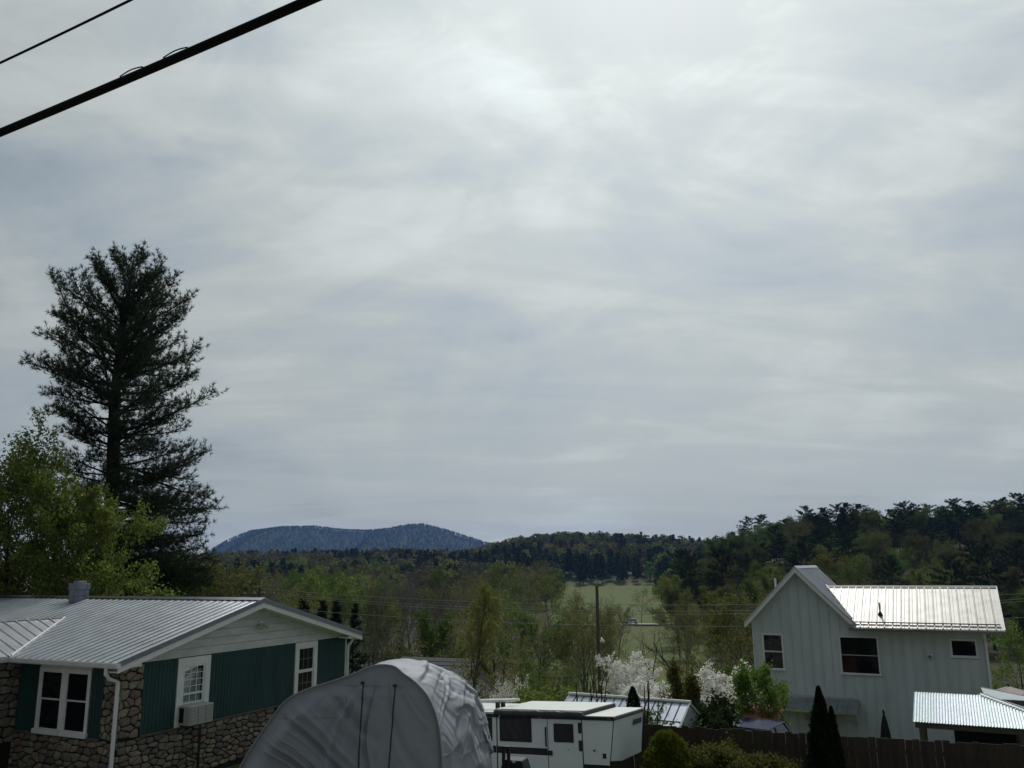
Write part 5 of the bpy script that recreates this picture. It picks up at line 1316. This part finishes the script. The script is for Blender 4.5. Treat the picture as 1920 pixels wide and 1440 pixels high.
# single trees that stand out in the valley
SINGLES = [
    ('bare0', 'bare_tree', 706, 1066, 95, 'tall bare vase-shaped tree with fine upright twigs right of the ranch house gable'),
    ('bare2', 'bare_tree', 800, 1072, 105, 'wide bare brown tree rising behind the grey covered trailer peak'),
    ('slim', 'budding_tree', 885, 1098, 41, 'slim tree flecked with tiny pale leaves right of the covered trailer'),
    ('green1', 'leafy_tree', 796, 1142, 80, 'rounded yellow-green tree low behind the grey covered trailer'),
    ('green0', 'leafy_tree', 1000, 1150, 85, 'dark green leafy tree with thick trunk left of the utility pole'),
    ('bud0', 'budding_tree', 985, 1072, 190, 'pale budding round tree over the far meadow edge'),
    ('green2', 'leafy_tree', 1028, 1078, 240, 'light green round tree beside the far meadow'),
    ('bud1', 'budding_tree', 1085, 1098, 250, 'olive budding tree in front of the far meadow'),
    ('bare1', 'bare_tree', 1146, 1112, 150, 'bare grey tree at the edge of the meadow gap behind the blossom'),
    ('bud0', 'budding_tree', 1200, 1098, 266, 'round olive tree standing alone beside the valley road'),
    ('crooked', 'crooked_tree', 1243, 1160, 112, 'dark crooked tree with twisted limbs in front of the meadow'),
    ('crooked', 'crooked_tree', 1272, 1150, 118, 'second dark bare tree leaning right beside the crooked one'),
    ('bare2', 'bare_tree', 948, 1060, 120, 'gnarled dark bare tree standing above the valley wires at mid picture'),
    ('green0', 'leafy_tree', 600, 1075, 120, 'light green tree above the row of dark conifers'),
    ('green2', 'leafy_tree', 1605, 1042, 200, 'round bright green tree on the hillside above the white house roof'),
    ('olive0', 'olive_tree', 415, 1052, 66, 'broad olive-green tree behind the left end of the ranch house ridge'),
    ('olive1', 'olive_tree', 372, 1062, 62, 'dull olive tree in the shade beneath the tall pine'),
    ('green1', 'leafy_tree', 1345, 1110, 150, 'fresh green tree left of the white house, beyond the wires'),
    ('bud1', 'budding_tree', 1375, 1125, 105, 'brownish budding tree close left of the white house gable'),
    ('bud0', 'budding_tree', 1330, 1165, 85, 'yellow-green bushy tree below the wires left of the white house'),
    ('bare1', 'bare_tree', 545, 1078, 110, 'thin dark leaning bare tree over the ranch house ridge'),
    ('green2', 'leafy_tree', 1900, 1165, 55, 'olive tree at the right picture edge beyond the white house'),
]
for key, nm, px, py, Y, lab in SINGLES:
    t = by_px(key, nm, px, py, Y, lab, sx=1.25 if 'wide' in lab or 'broad' in lab else 1.0)
for i, px in enumerate((575, 605, 633, 662)):
    by_px('fir', 'conifer', px, (1117, 1130, 1131, 1136)[i], 74, 'dark conifer, %s in the row of four above the ranch eave' % ('first from the left', 'second from the left', 'third from the left', 'last on the right')[i], group='row of dark conifers', sx=1.25)

# woods filling the valley and the hill on the right
placed = [(o.location.x, o.location.y) for o in COL.objects if o.get('category') == 'tree']
def free(x, y, d): return all((x - a) ** 2 + (y - b) ** 2 > d * d for a, b in placed)
def vzone(x, y):
    px = 960 + x / y * FPX; z = 'behind the ranch house' if px < 640 else 'behind the covered trailer' if px < 900 else 'behind the white trailer' if px < 1120 else 'left of the white house'
    return z, ('near' if y < 130 else 'middle' if y < 260 else 'far')
KINDS = {
    'bare': ('bare_tree', 'bare grey-brown tree in the %s valley woods %s', 'bare trees in the %s valley woods %s'),
    'bud': ('budding_tree', 'tree with sparse pale buds in the %s valley woods %s', 'budding trees in the %s valley woods %s'),
    'green': ('leafy_tree', 'tree in fresh spring leaf in the %s valley woods %s', 'leafy trees in the %s valley woods %s')}
def in_meadow(t, y):
    if .124 < t < .176 and 80 < y < 262: return True
    if .05 < t < .175 and 262 < y < 570: return True
    return False
n = 0; tries = 0
while n < 125 and tries < 6000:
    tries += 1
    y = float(rs.choice([rs.uniform(66, 130), rs.uniform(130, 260), rs.uniform(260, 420)], p=[.5, .3, .2])); t = rs.uniform(-.34, .30)
    x = t * y
    if in_meadow(t, y) or not free(x, y, 4.2 + y * .014): continue
    if t > .1 and y > 262 and y < 570: continue
    if .105 < t < .19 and y < 135: continue
    if t > .2 and y > 170: continue
    if abs(t + .05) < .25 and y < 75: continue
    k = str(rs.choice(['bare', 'bud', 'green'], p=[.46, .40, .14])); nm, lab, grp = KINDS[k]
    top = 1088 - 26 * sstep(90, 240, y) + rs.normal(0, 12) + (34 if y < 95 else 0)
    if .02 < t < .20 and y < 262: top = max(top, 1128 + rs.uniform(0, 20))
    h = np.clip(at(960, top, y).z - gz(x, y), 5, 19); h = float(h * rs.uniform(.8, 1.05))
    plant('%s%d' % (k, rs.integers(0, 3)), nm, (x, y, gz(x, y)), h, rs.uniform(0, 6.28), lab % vzone(x, y)[::-1], 'tree', grp % vzone(x, y)[::-1], rs.uniform(.9, 1.25)); placed.append((x, y)); n += 1
# low brush at the foot of the slope
for i in range(46):
    y = rs.uniform(50, 76); t = rs.uniform(-.22, .30); x = t * y
    k = str(rs.choice(['bud', 'bare', 'green'], p=[.4, .35, .25]))
    if x > 9 and y < 56: continue
    if .10 < t < .19: continue
    plant('%s%d' % (k, rs.integers(0, 3)), 'thicket_tree', (x, y, gz(x, y)), float(rs.uniform(3.2, 6.0)), rs.uniform(0, 6.28), {'bud': 'low sapling with pale buds in the thicket at the foot of the slope', 'bare': 'low bare sapling in the brown thicket at the foot of the slope', 'green': 'low green sapling in the thicket at the foot of the slope'}[k], 'sapling', {'bud': 'budding thicket saplings', 'bare': 'bare thicket saplings', 'green': 'green thicket saplings'}[k], rs.uniform(1.2, 1.7))
# hill: skyline pines by eye, then mixed woods below them
SKY = [(1372, 1000), (1392, 994), (1404, 972), (1428, 968), (1447, 983), (1472, 975), (1508, 951), (1520, 965), (1542, 955), (1566, 948), (1588, 946), (1612, 948), (1630, 957), (1668, 958), (1690, 944), (1712, 947), (1740, 948), (1765, 952), (1790, 938), (1815, 942), (1832, 950), (1860, 941), (1880, 936), (1905, 928), (1925, 930)]
for i, (px, py) in enumerate(SKY):
    Y = float(np.interp(px, [1370, 1450, 1930], [372, 352, 330]) + rs.uniform(-22, 14))
    t = at(px, py, Y); zb = gz(t.x, t.y); h = t.z - zb
    plant('pine%d' % rs.integers(0, 4), 'pine_tree', (t.x, t.y, t.z - max(h, 15)), max(h, 15), rs.uniform(0, 6.28), 'dark pine breaking the skyline of the wooded hill above the white house', 'tree', 'pines along the hill skyline', rs.uniform(1.1, 1.5)); placed.append((t.x, t.y))
for px, py in ((1352, 1006), (1384, 996), (1415, 984), (1458, 978), (1490, 968), (1530, 962), (1602, 956), (1648, 956), (1678, 955), (1728, 952), (1752, 950), (1778, 950), (1848, 945), (1892, 940)):
    by_px('green%d' % rs.integers(0, 3), 'leafy_tree', px, py, 335 + rs.uniform(-15, 15), 'pale green leafy treetop between the pines on the hill skyline', 'leafy trees along the hill skyline', 1.25)
def hzone(x, y):
    px = 960 + x / y * FPX; z = 'left of the white house' if px < 1405 else 'above the steep gable' if px < 1580 else 'above the seamed roof' if px < 1760 else 'by the right picture edge'
    return ('low' if y < 235 else 'halfway up' if y < 310 else 'high'), z
HK = {'pine': ('pine_tree', 'dark pine %s on the wooded hill, %s', 'pines %s in the hill woods %s'),
      'green': ('leafy_tree', 'spring-green tree %s on the wooded hill, %s', 'green trees %s in the hill woods %s'),
      'olive': ('olive_tree', 'olive-brown tree %s on the wooded hill, %s', 'olive trees %s in the hill woods %s')}
n = tries = 0
while n < 170 and tries < 9000:
    tries += 1
    y = rs.uniform(165, 385); t = rs.uniform(.185, .68); x = t * y
    if not free(x, y, 5.2): continue
    k = str(rs.choice(['pine', 'green', 'olive'], p=[.28, .36, .36])); nm, lab, grp = HK[k]
    idx = rs.integers(0, {'pine': 4, 'green': 3, 'olive': 2}[k])
    skyz = at(960 + t * FPX * .985, float(np.interp(960 + t * FPX * .985, [1290, 1320, 1370, 1420, 1500, 1600, 1800, 1920, 2100], [1032, 1018, 1006, 985, 968, 962, 956, 948, 942])), y).z
    h = min(float(rs.uniform(14, 21) if k == 'pine' else rs.uniform(11, 16)), skyz - gz(x, y))
    if h < 5: continue
    plant('%s%d' % (k, idx), nm, (x, y, gz(x, y)), h, rs.uniform(0, 6.28), lab % hzone(x, y), 'tree', grp % hzone(x, y), rs.uniform(1.0, 1.35)); placed.append((x, y)); n += 1

# far woods: one mass of instanced trees
def scatter(name, P, S, I, protos, label):
    col = bpy.data.collections.new(name + '_shapes')
    for i, (k, wide) in enumerate(protos):
        tm, cm, H = PROTO[k]
        o = bpy.data.objects.new('shape_%02d' % i, cm); col.objects.link(o)
    me = bpy.data.meshes.new(name); me.from_pydata([tuple(p) for p in P], [], [])
    a = me.attributes.new('size', 'FLOAT', 'POINT'); a.data.foreach_set('value', np.asarray(S, np.float32))
    a = me.attributes.new('pick', 'INT', 'POINT'); a.data.foreach_set('value', np.asarray(I, np.int32))
    a = me.attributes.new('turn', 'FLOAT', 'POINT'); a.data.foreach_set('value', rs.uniform(0, 6.28, len(P)).astype(np.float32))
    o = link(name, me)
    g = bpy.data.node_groups.new(name, 'GeometryNodeTree'); N = g.nodes; L = g.links
    g.interface.new_socket('Geometry', in_out='INPUT', socket_type='NodeSocketGeometry'); g.interface.new_socket('Geometry', in_out='OUTPUT', socket_type='NodeSocketGeometry')
    gi = N.new('NodeGroupInput'); go = N.new('NodeGroupOutput'); ip = N.new('GeometryNodeInstanceOnPoints'); ci = N.new('GeometryNodeCollectionInfo')
    ci.inputs['Collection'].default_value = col; ci.inputs['Separate Children'].default_value = True; ci.inputs['Reset Children'].default_value = True
    def attr(n_, t):
        x = N.new('GeometryNodeInputNamedAttribute'); x.data_type = t; x.inputs['Name'].default_value = n_; return x.outputs['Attribute']
    m2p = N.new('GeometryNodeMeshToPoints')
    L.new(gi.outputs[0], m2p.inputs[0]); L.new(m2p.outputs[0], ip.inputs['Points']); L.new(ci.outputs[0], ip.inputs['Instance']); ip.inputs['Pick Instance'].default_value = True
    L.new(attr('pick', 'INT'), ip.inputs['Instance Index']); cx = N.new('ShaderNodeCombineXYZ'); L.new(attr('turn', 'FLOAT'), cx.inputs[2])
    L.new(cx.outputs[0], ip.inputs['Rotation']); L.new(attr('size', 'FLOAT'), ip.inputs['Scale']); L.new(ip.outputs[0], go.inputs[0])
    md = o.modifiers.new('scatter', 'NODES'); md.node_group = g
    return tag(o, label, None, kind='stuff')
# light far-tree shapes
def far_proto(key, H, seed, leaf, n, wide=.3, conifer=False):
    rng = np.random.default_rng(seed)
    if conifer:
        z = H * (.25 + .75 * rng.uniform(0, 1, n) ** 1.2); r = (1 - (z / H)) * H * wide * 1.1 + .4
    else:
        u = rng.uniform(0, 1, n); z = H * (.32 + .68 * u); r = H * wide * np.sqrt(np.clip(1 - ((u - .45) / .58) ** 2, 0.02, 1))
    lump = rng.normal(0, 1, (9, 3)); a = rng.uniform(0, 6.283, n); rr = r * np.sqrt(rng.uniform(.1, 1, n))
    P = np.stack([rr * np.cos(a), rr * np.sin(a), z], 1); tips = [(p, None) for p in P]
    v, f, t = leaves(rng, tips, 2, H * .02, H * .042, 0, .8)
    tr = [(np.array([0, 0, -1.]), np.array([0, 0, H * .8]), H * .014, H * .006, 0)] + [(np.array([0, 0, H * q]), P[i], H * .006, H * .002, 1) for i, q in zip(rng.integers(0, n, 14), rng.uniform(.25, .6, 14))]
    v2, f2 = seg_arrays(tr, 3)
    PROTO[key] = (None, crown_mesh('crown', [(v2, f2, None, 0), (v, f, t, 1)], ['twig', leaf]), H)
far_proto('f0', 17, 1, 'leaf_olive', 150, .27); far_proto('f1', 18, 2, 'needle', 170, .2, True); far_proto('f2', 16, 3, 'leaf_spring', 150, .3); far_proto('f3', 17, 4, 'twig', 70, .28); far_proto('f4', 16, 5, 'leaf_dark', 160, .28); far_proto('f5', 17, 6, 'leaf_bud', 100, .26)
FP = [('f%d' % i, 1) for i in range(6)]
P = []; S = []; I = []
def clump(x, y): return wob(np.array(x), np.array(y), .011) + .6 * wob(np.array(x), np.array(y), .03, 2)
m = 5200
yy = np.sqrt(rs.uniform(430 ** 2, 1150 ** 2, m)); tt_ = rs.uniform(-.46, .62, m)
for y, t in zip(yy, tt_):
    if .055 < t < .165 and y < 575: continue
    if t > .2 and y < 600 and t < .25: pass
    x = t * y; c = float(clump(x, y)) + rs.normal(0, .5)
    i = 1 if c > .7 else (4 if c > .35 else int(rs.choice([0, 2, 3, 3, 5, 0])))
    P.append((x, y, gz(x, y) - .5)); S.append(rs.uniform(.75, 1.15)); I.append(i)
m = 700
for y, t in zip(rs.uniform(170, 600, m), rs.uniform(.19, .72, m)):
    x = t * y
    if y < 330 and rs.uniform() < .3: continue
    if y < 360 and not free(x, y, 2.5): continue
    k = .5 if y < 330 else .8
    P.append((x, y, gz(x, y) - .5)); S.append(rs.uniform(.6, .85) * k); I.append(int(rs.choice([0, 1, 4, 3, 0])))
m = 260
for y, t in zip(rs.uniform(330, 440, m), rs.uniform(-.42, .05, m)):
    x = t * y; P.append((x, y, gz(x, y) - .5)); S.append(rs.uniform(.55, .95)); I.append(int(rs.choice([0, 2, 3, 5, 3])))
scatter('far_woods', P, S, I, FP, 'unbroken far woodland covering the low hills beyond the valley')
P = []; S = []; I = []
for k in range(9000):
    y = rs.uniform(3150, 4330); t = rs.uniform(-.42, .1)
    if k < 1500: y = rs.uniform(4120, 4260)
    x = t * y; P.append((x, y, float(mountain_z(x, y)) - 1)); S.append(rs.uniform(.55, .9)); c = float(clump(x * .15, y * .15)) + rs.normal(0, .6); I.append(1 if c > .7 else int(rs.choice([4, 4, 1, 4, 1, 4])))
scatter('mountain_woods', P, S, I, FP, 'trees cloaking the distant blue mountain')

# ------------------------------------------------------------------ tall pine behind the ranch house
def tall_pine():
    rng = np.random.default_rng(12); Y = 33.0
    b = at(193, 1128, Y); tp = at(252, 478, Y); base = np.array([b.x - .25, Y, gz(b.x, Y)]); top = np.array(tp)
    T = thing('tall_pine', tuple(base), 0, 'very tall dark pine with open upswept limbs behind the ranch house', 'tree')
    H = top[2] - base[2]
    mids = [at(204, 1000, Y), at(213, 850, Y), at(216, 740, Y), at(232, 600, Y), at(245, 525, Y)]
    pts = cr(np.array([base, *[tuple(p) for p in mids], top]), 40) - base
    m = MB(); m.tube([tuple(p) for p in pts], [float(np.interp(i / 39, [0, .35, .6, .85, 1], [.30, .25, .15, .06, .012])) for i in range(40)], 10); m.build('trunk', 'bark_dark', T)
    # silhouette half-widths seen in the photograph, by height
    ysil = [462, 480, 500, 530, 560, 600, 640, 680, 710, 740, 780, 830, 880, 920, 960, 1000, 1050, 1100]
    xl = [215, 200, 145, 105, 72, 58, 60, 85, 88, 90, 105, 120, 110, 130, 130, 130, 130, 140]
    xr = [285, 318, 335, 352, 376, 378, 370, 385, 425, 385, 362, 385, 395, 415, 398, 385, 385, 375]
    zs = np.array([at(960, y, Y).z - base[2] for y in ysil])[::-1]
    cx = np.array([np.interp(z, pts[:, 2], pts[:, 0]) for z in zs])
    L_ = cx - (np.array([at(x, y, Y).x for x, y in zip(xl, ysil)])[::-1] - base[0]); R_ = (np.array([at(x, y, Y).x for x, y in zip(xr, ysil)])[::-1] - base[0]) - cx
    segs = []; TP = []; TD = []
    nb = 172; az = 0
    zlow = at(0, 1115, Y).z - base[2]
    for j in range(nb + 58):
        # choose where the limb tip lies inside the outline, then trace it back to the trunk
        az += 2.4 + rng.normal(0, .35); ca = math.cos(az); zt = zlow + (zs[-1] * .997 - zlow) * ((j + rng.uniform(0, 1)) / nb) ** .74
        if j >= nb: az = rng.uniform(-1.3, 1.3); ca = math.cos(az); zt = zlow + (H * .5 - zlow) * rng.uniform(0, 1)
        hf = zt / H; el = float(np.interp(hf, [.25, .45, .6, .75, .9, 1], [-.08, .0, .13, .30, .60, 1.0])) + rng.normal(0, .15)
        ext = np.interp(zt, zs, R_) * max(ca, 0) ** 2 + np.interp(zt, zs, L_) * max(-ca, 0) ** 2 + (np.interp(zt, zs, L_) + np.interp(zt, zs, R_)) / 2 * (1 - ca * ca)
        ext *= float(rng.choice([1.06, .9, .72, .45], p=[.34, .26, .24, .16])) * rng.uniform(.9, 1.02) * (.9 if ca < -.3 else 1)
        if hf < .45 and ca < 0 and rng.uniform() < .3: continue
        if j >= nb: ext = max(ext, 1.2)
        z = max(zlow * .9, min(zt - ext * math.tan(el), H * .97)); L = max(.4, math.hypot(ext, zt - z))
        el = math.atan2(zt - z, max(ext, .05))
        p = np.array([np.interp(z, pts[:, 2], pts[:, 0]), np.interp(z, pts[:, 2], pts[:, 1]), z]); d = np.array([ca * math.cos(el - .12), math.sin(az) * math.cos(el - .12), math.sin(el - .12)])
        n = 8; P = [p]; r0 = .022 + .012 * L
        for i in range(n):
            d = d + rng.normal(0, .05, 3); d[2] += .034; d /= np.linalg.norm(d); q = P[-1] + d * L / n
            segs.append((P[-1], q, r0 * (1 - i / n * .85), r0 * (1 - (i + 1) / n * .85), 1)); P.append(q)
        P = np.array(P)
        ns = int(7 + L * 6.0); s_az = rng.uniform(0, 6)
        for k in range(ns):
            t = .22 + .78 * ((k + rng.uniform(0, 1)) / ns) ** .8; x = t * n; i = min(int(x), n - 1); b0 = P[i] + (P[i + 1] - P[i]) * (x - i); dd = (P[i + 1] - P[i]); dd /= np.linalg.norm(dd)
            s_az += 2.4; e1 = np.cross(dd, [0, 0, 1.]); e1 /= np.linalg.norm(e1); e2 = np.cross(e1, dd)
            an = rng.uniform(.6, 1.0); sd = dd * math.cos(an) + (e1 * math.cos(s_az) + e2 * (math.sin(s_az) * .6 + .25)) * math.sin(an); sd /= np.linalg.norm(sd)
            sl = (.25 + .62 * (1 - t) * min(L, 4) / 3 + rng.uniform(0, .25)) * (.75 if z / H > .8 else 1); e = b0 + sd * sl * .5; sd2 = sd + np.array([0, 0, .25]); sd2 /= np.linalg.norm(sd2); e2_ = e + sd2 * sl * .5
            segs.append((b0, e, .011, .008, 2)); segs.append((e, e2_, .008, .005, 2))
            for g in np.arange(.3, 1.01, .17 / max(sl, .2)):
                pp = b0 + (e - b0) * min(1, g * 2) + (e2_ - e) * max(0, g * 2 - 1); TP.append(pp + rng.normal(0, .045, 3)); TD.append(sd2 * .8 + [0, 0, .3])
            TP.append(e2_); TD.append(sd2 + [0, 0, .3])
        TP.append(P[-1]); TD.append(d + [0, 0, .4])
    v, f = seg_arrays([s for s in segs if s[4] == 1], 5); link('limbs', npmesh('limbs', v, [f], ['bark_dark'], smooth=True), T)
    TP = np.array(TP); TD = np.array(TD); TD /= np.linalg.norm(TD, axis=1, keepdims=True)
    v2, f2 = seg_arrays([s for s in segs if s[4] == 2], 3); v, f, t = tufts(rng, TP, TD, 10, .17, .011, .7)
    link('crown', crown_mesh('crown', [(v2, f2, None, 0), (v, f, t, 1)], ['bark_dark', 'needle_near']), T)
    print('pine tufts', len(TP))
tall_pine()

# leafing tree at the left edge
def near_tree(name, px, py_top, Y, H_over, seed, leaf, per, spread, size, label, cat='tree', kind='round', bark='bark', zoff=0, sx=1.0, **over):
    t = at(px, py_top, Y); zb = gz(t.x, t.y) + zoff; H = t.z - zb
    key = 'near_' + name + str(seed); rng = np.random.default_rng(seed)
    proto(key, H * H_over, kind, seed, leaf, per, spread, size, bark=bark, twig=bark, **over)
    tm, cm, HH = PROTO[key]; T = thing(name, (t.x, t.y, zb), 0, label, cat); T.scale = (sx * H / HH, sx * H / HH, H / HH)
    link('trunk', tm, T); link('crown', cm, T); return T
near_tree('maple_tree', 55, 775, 27.5, .88, 5, 'leaf_near', 11, .13, .062, 'spreading tree in fresh yellow-green leaf behind the ranch house chimney', sx=.86, nseg=(8, 6, 4, 3), n=(17, 9, 7), t0=(.22, .2, .15), ang=(.85, .75, .7), lr=(.47, .5, .5), up=(.02, .07, .06, .05))
near_tree('maple_tree', 118, 900, 26.5, .86, 6, 'leaf_near', 11, .12, .060, 'lower leafy tree tangled against the trunk of the tall pine', sx=.84, nseg=(7, 6, 4, 3), n=(15, 8, 7), t0=(.2, .2, .15), ang=(.95, .75, .7), lr=(.5, .5, .5), up=(.02, .06, .05, .04))
near_tree('maple_tree', -60, 800, 30, .9, 7, 'leaf_near', 11, .14, .065, 'leafing tree cut by the left picture edge', nseg=(7, 6, 4, 3), n=(15, 8, 6), t0=(.2, .2, .15), ang=(.8, .75, .7), lr=(.5, .5, .5), up=(.02, .06, .05, .04))
near_tree('shade_tree', 270, 1045, 40, .9, 8, 'leaf_dark', 9, .22, .11, 'dark leafy tree filling the gap under the right limbs of the tall pine', n=(14, 8, 5), t0=(.12, .2, .2), lr=(.42, .5, .5))
near_tree('shade_tree', 95, 1000, 38, .9, 9, 'leaf_dark', 9, .22, .11, 'dark leafy tree low behind the ranch house roof left of the chimney', n=(14, 8, 5), t0=(.12, .2, .2), lr=(.45, .5, .5))

# blossom, shrubs and evergreens in the yards below
BL = dict(nseg=(5, 5, 3, 2), n=(13, 8, 6), t0=(.06, .2, .15), ang=(.62, .6, .7), lr=(.68, .45, .45), up=(.02, .08, .05, .02), wob=(.06, .1, .15, .2))
near_tree('blossom_tree', 1178, 1226, 36, .80, 91, 'blossom', 10, .055, .046, 'white flowering tree to the left, behind the utility pole stems and greenhouse', sx=1.0, bark='bark_grey', stems=2, splay=.18, **BL)
near_tree('blossom_tree', 1316, 1236, 34, .80, 92, 'blossom', 10, .055, .046, 'white flowering tree to the right, between the dark shrub and the green tree', sx=1.25, bark='bark_grey', stems=2, splay=.2, **BL)
near_tree('blossom_bush', 945, 1268, 33, .85, 93, 'blossom', 4, .06, .036, 'small white flowering bush just right of the covered trailer', 'bush', sx=.62, bark='bark_grey', stems=3, splay=.3, **BL)
near_tree('green_tree', 1410, 1240, 29, .85, 94, 'leaf_bright', 9, .09, .048, 'bright green young tree in front of the corner of the white house', sx=.82, nseg=(6, 5, 3, 2), n=(15, 8, 6), t0=(.12, .2, .2), ang=(.9, .75, .7), lr=(.42, .5, .5), up=(.02, .04, .03, .02))
near_tree('olive_shrub', 1282, 1246, 27, .9, 95, 'shrub', 6, .08, .035, 'thin olive-leaved shrub in front of the right flowering tree', 'shrub', sx=.8, stems=3, splay=.12, kind='narrow', t0=(.1, .2, .2))
near_tree('green_shrub', 1335, 1318, 25.5, .9, 96, 'leaf_dark', 10, .1, .05, 'dark green leafy shrub just behind the fence', 'shrub', sx=1.2, stems=4, splay=.3, t0=(.05, .2, .2))
near_tree('green_shrub', 1235, 1330, 24, .9, 97, 'leaf_spring', 6, .09, .04, 'light green shrub spilling over the fence by the trailer', 'shrub', sx=1.3, stems=4, splay=.3, t0=(.05, .2, .2))
near_tree('green_shrub', 1040, 1293, 29, .9, 98, 'leaf_spring', 9, .1, .05, 'yellow-green shrub at the left end of the greenhouse', 'shrub', sx=1.3, stems=4, splay=.3, t0=(.05, .2, .2))
def bare_stems(px, spread, ytops, Y, label, seed):
    rng = random.Random(seed); b = at(px, 1370, Y); zb = gz(b.x, Y)
    T = thing('crepe_myrtle', (b.x, Y, zb), 0, label, 'shrub')
    for i, (x, yt) in enumerate(ytops):
        e = at(x, yt, Y); p0 = Vector((rng.uniform(-.15, .15), rng.uniform(-.2, .2), -.1)); p1 = Vector((e.x - b.x, rng.uniform(-.3, .3), e.z - zb))
        pts = [p0.lerp(p1, f) + Vector((rng.gauss(0, .025), rng.gauss(0, .03), 0)) * (1 if 0 < f < 1 else 0) for f in np.linspace(0, 1, 7)]
        MB().tube(pts, [.035, .03, .027, .024, .02, .017, .012], 6).build('stem', 'bark_dark', T)
        for q in range(3):
            c = pts[3 + q]; MB().tube([c, c + Vector((rng.uniform(-.15, .15), rng.uniform(-.1, .1), rng.uniform(.2, .4)))], [.012, .005], 5).build('twig', 'bark_dark', T)
bare_stems(1108, 1, [(1080, 1279), (1107, 1278), (1117, 1280), (1131, 1277), (1137, 1278)], 22.5, 'pruned bare dark shrub stems in front of the greenhouse, left clump', 3)
bare_stems(1210, 1, [(1207, 1284), (1214, 1281), (1219, 1280), (1231, 1310)], 22.3, 'pruned bare dark shrub stems right of the camper roof', 4)

def evergreen(name, px, py_top, Y, width, seed, mt, label, n=2600, rnd=0.0, zbase=None, tops=None, ex=.9):
    rng = np.random.default_rng(seed); t = at(px, py_top, Y); zb = gz(t.x, t.y) if zbase is None else zbase; H = t.z - zb
    T = thing(name, (t.x, t.y, zb), 0, label, 'shrub')
    P = []; D = []; LN = []
    for (ox, hf, wf) in (tops or [(0, 1, 1)]):
        m = int(n * hf * wf); u = rng.uniform(0, 1, m) ** (1.0 if rnd else .8); h = H * hf
        if rnd: prof = np.sqrt(np.clip(1 - (np.clip(u - .45, 0, 1) / .55) ** 2.6, 0, 1)) * (.86 + .14 * np.clip(u / .2, 0, 1))
        else: prof = (1 - u) ** ex * (1 - .25 * np.clip(.15 - u, 0, 1) / .15) + .02
        a = rng.uniform(0, 6.283, m); lump = 1 + (.17 if rnd else .22) * np.sin(a * 5 + u * 17 + ox) + .12 * np.sin(a * 9 - u * 31)
        r = width * wf * prof * lump * (rng.uniform(.5, 1, m) ** .35) * np.where(rng.uniform(0, 1, m) < .10, rng.uniform(1.05, 1.3, m), 1); LN.append(np.ones(m) if rnd else .35 + .65 * np.clip((1 - u) * 2.6, 0, 1))
        P.append(np.stack([ox + r * np.cos(a), r * np.sin(a), u * h], 1)); D.append(np.stack([np.cos(a) * .8, np.sin(a) * .8, np.full(m, .9 if not rnd else .5 + .5)], 1))
    P = np.concatenate(P); D = np.concatenate(D); D /= np.linalg.norm(D, axis=1, keepdims=True)
    s = .10 if rnd else .085
    v, f, tt2 = tufts(rng, P, D, 6, s * np.concatenate(LN), s * .13, .75)
    link('foliage', crown_mesh('foliage', [(v, f, tt2, 0)], [mt]), T)
    MB().tube([(0, 0, -.1), (0, 0, H * .85)], [.05, .01], 6).build('stem', 'bark_dark', T)
evergreen('arborvitae', 1534, 1288, 17.6, .44, 1, 'arbor', 'tall dark pointed arborvitae in front of the fence', 6500, zbase=-.5, tops=[(0, 1, 1), (.22, .86, .55)])
evergreen('arborvitae', 1186, 1288, 24, .46, 2, 'leaf_dark', 'small dark pointed arborvitae in front of the greenhouse', 3000, ex=.65)
evergreen('clipped_bush', 1249, 1377, 17.0, .36, 3, 'arbor_bright', 'rounded yellow-green clipped bush at the corner of the white trailer', 5200, rnd=1, zbase=-.4)
near_tree('garden_shrub', 1340, 1392, 17.2, .9, 121, 'shrub', 7, .05, .026, 'loose yellow-leaved shrub against the fence, middle of three', 'shrub', sx=1.0, stems=5, splay=.35, t0=(.1, .2, .2), r=.02, zoff=.4)
near_tree('garden_shrub', 1435, 1402, 16.8, .9, 122, 'shrub', 9, .05, .026, 'loose yellow-leaved shrub against the fence beside the tall arborvitae', 'shrub', sx=1.2, stems=5, splay=.35, t0=(.1, .2, .2), r=.02, zoff=.4)

# ------------------------------------------------------------------ haze: the air over the valley
def haze():
    m = bpy.data.materials.new('haze_air'); m.use_nodes = True; N = m.node_tree.nodes; L = m.node_tree.links; N.clear()
    v = N.new('ShaderNodeVolumePrincipled'); v.inputs['Color'].default_value = (.26, .50, 1.0, 1); v.inputs['Density'].default_value = 0.00006; v.inputs['Anisotropy'].default_value = 0.2
    o = N.new('ShaderNodeOutputMaterial'); L.new(v.outputs[0], o.inputs['Volume'])
    b = MB().box(-9200, 9200, -200, 7200, -40, 330).build('haze', m); tag(b, 'thin blue haze over the valley', None, kind='stuff')
haze()
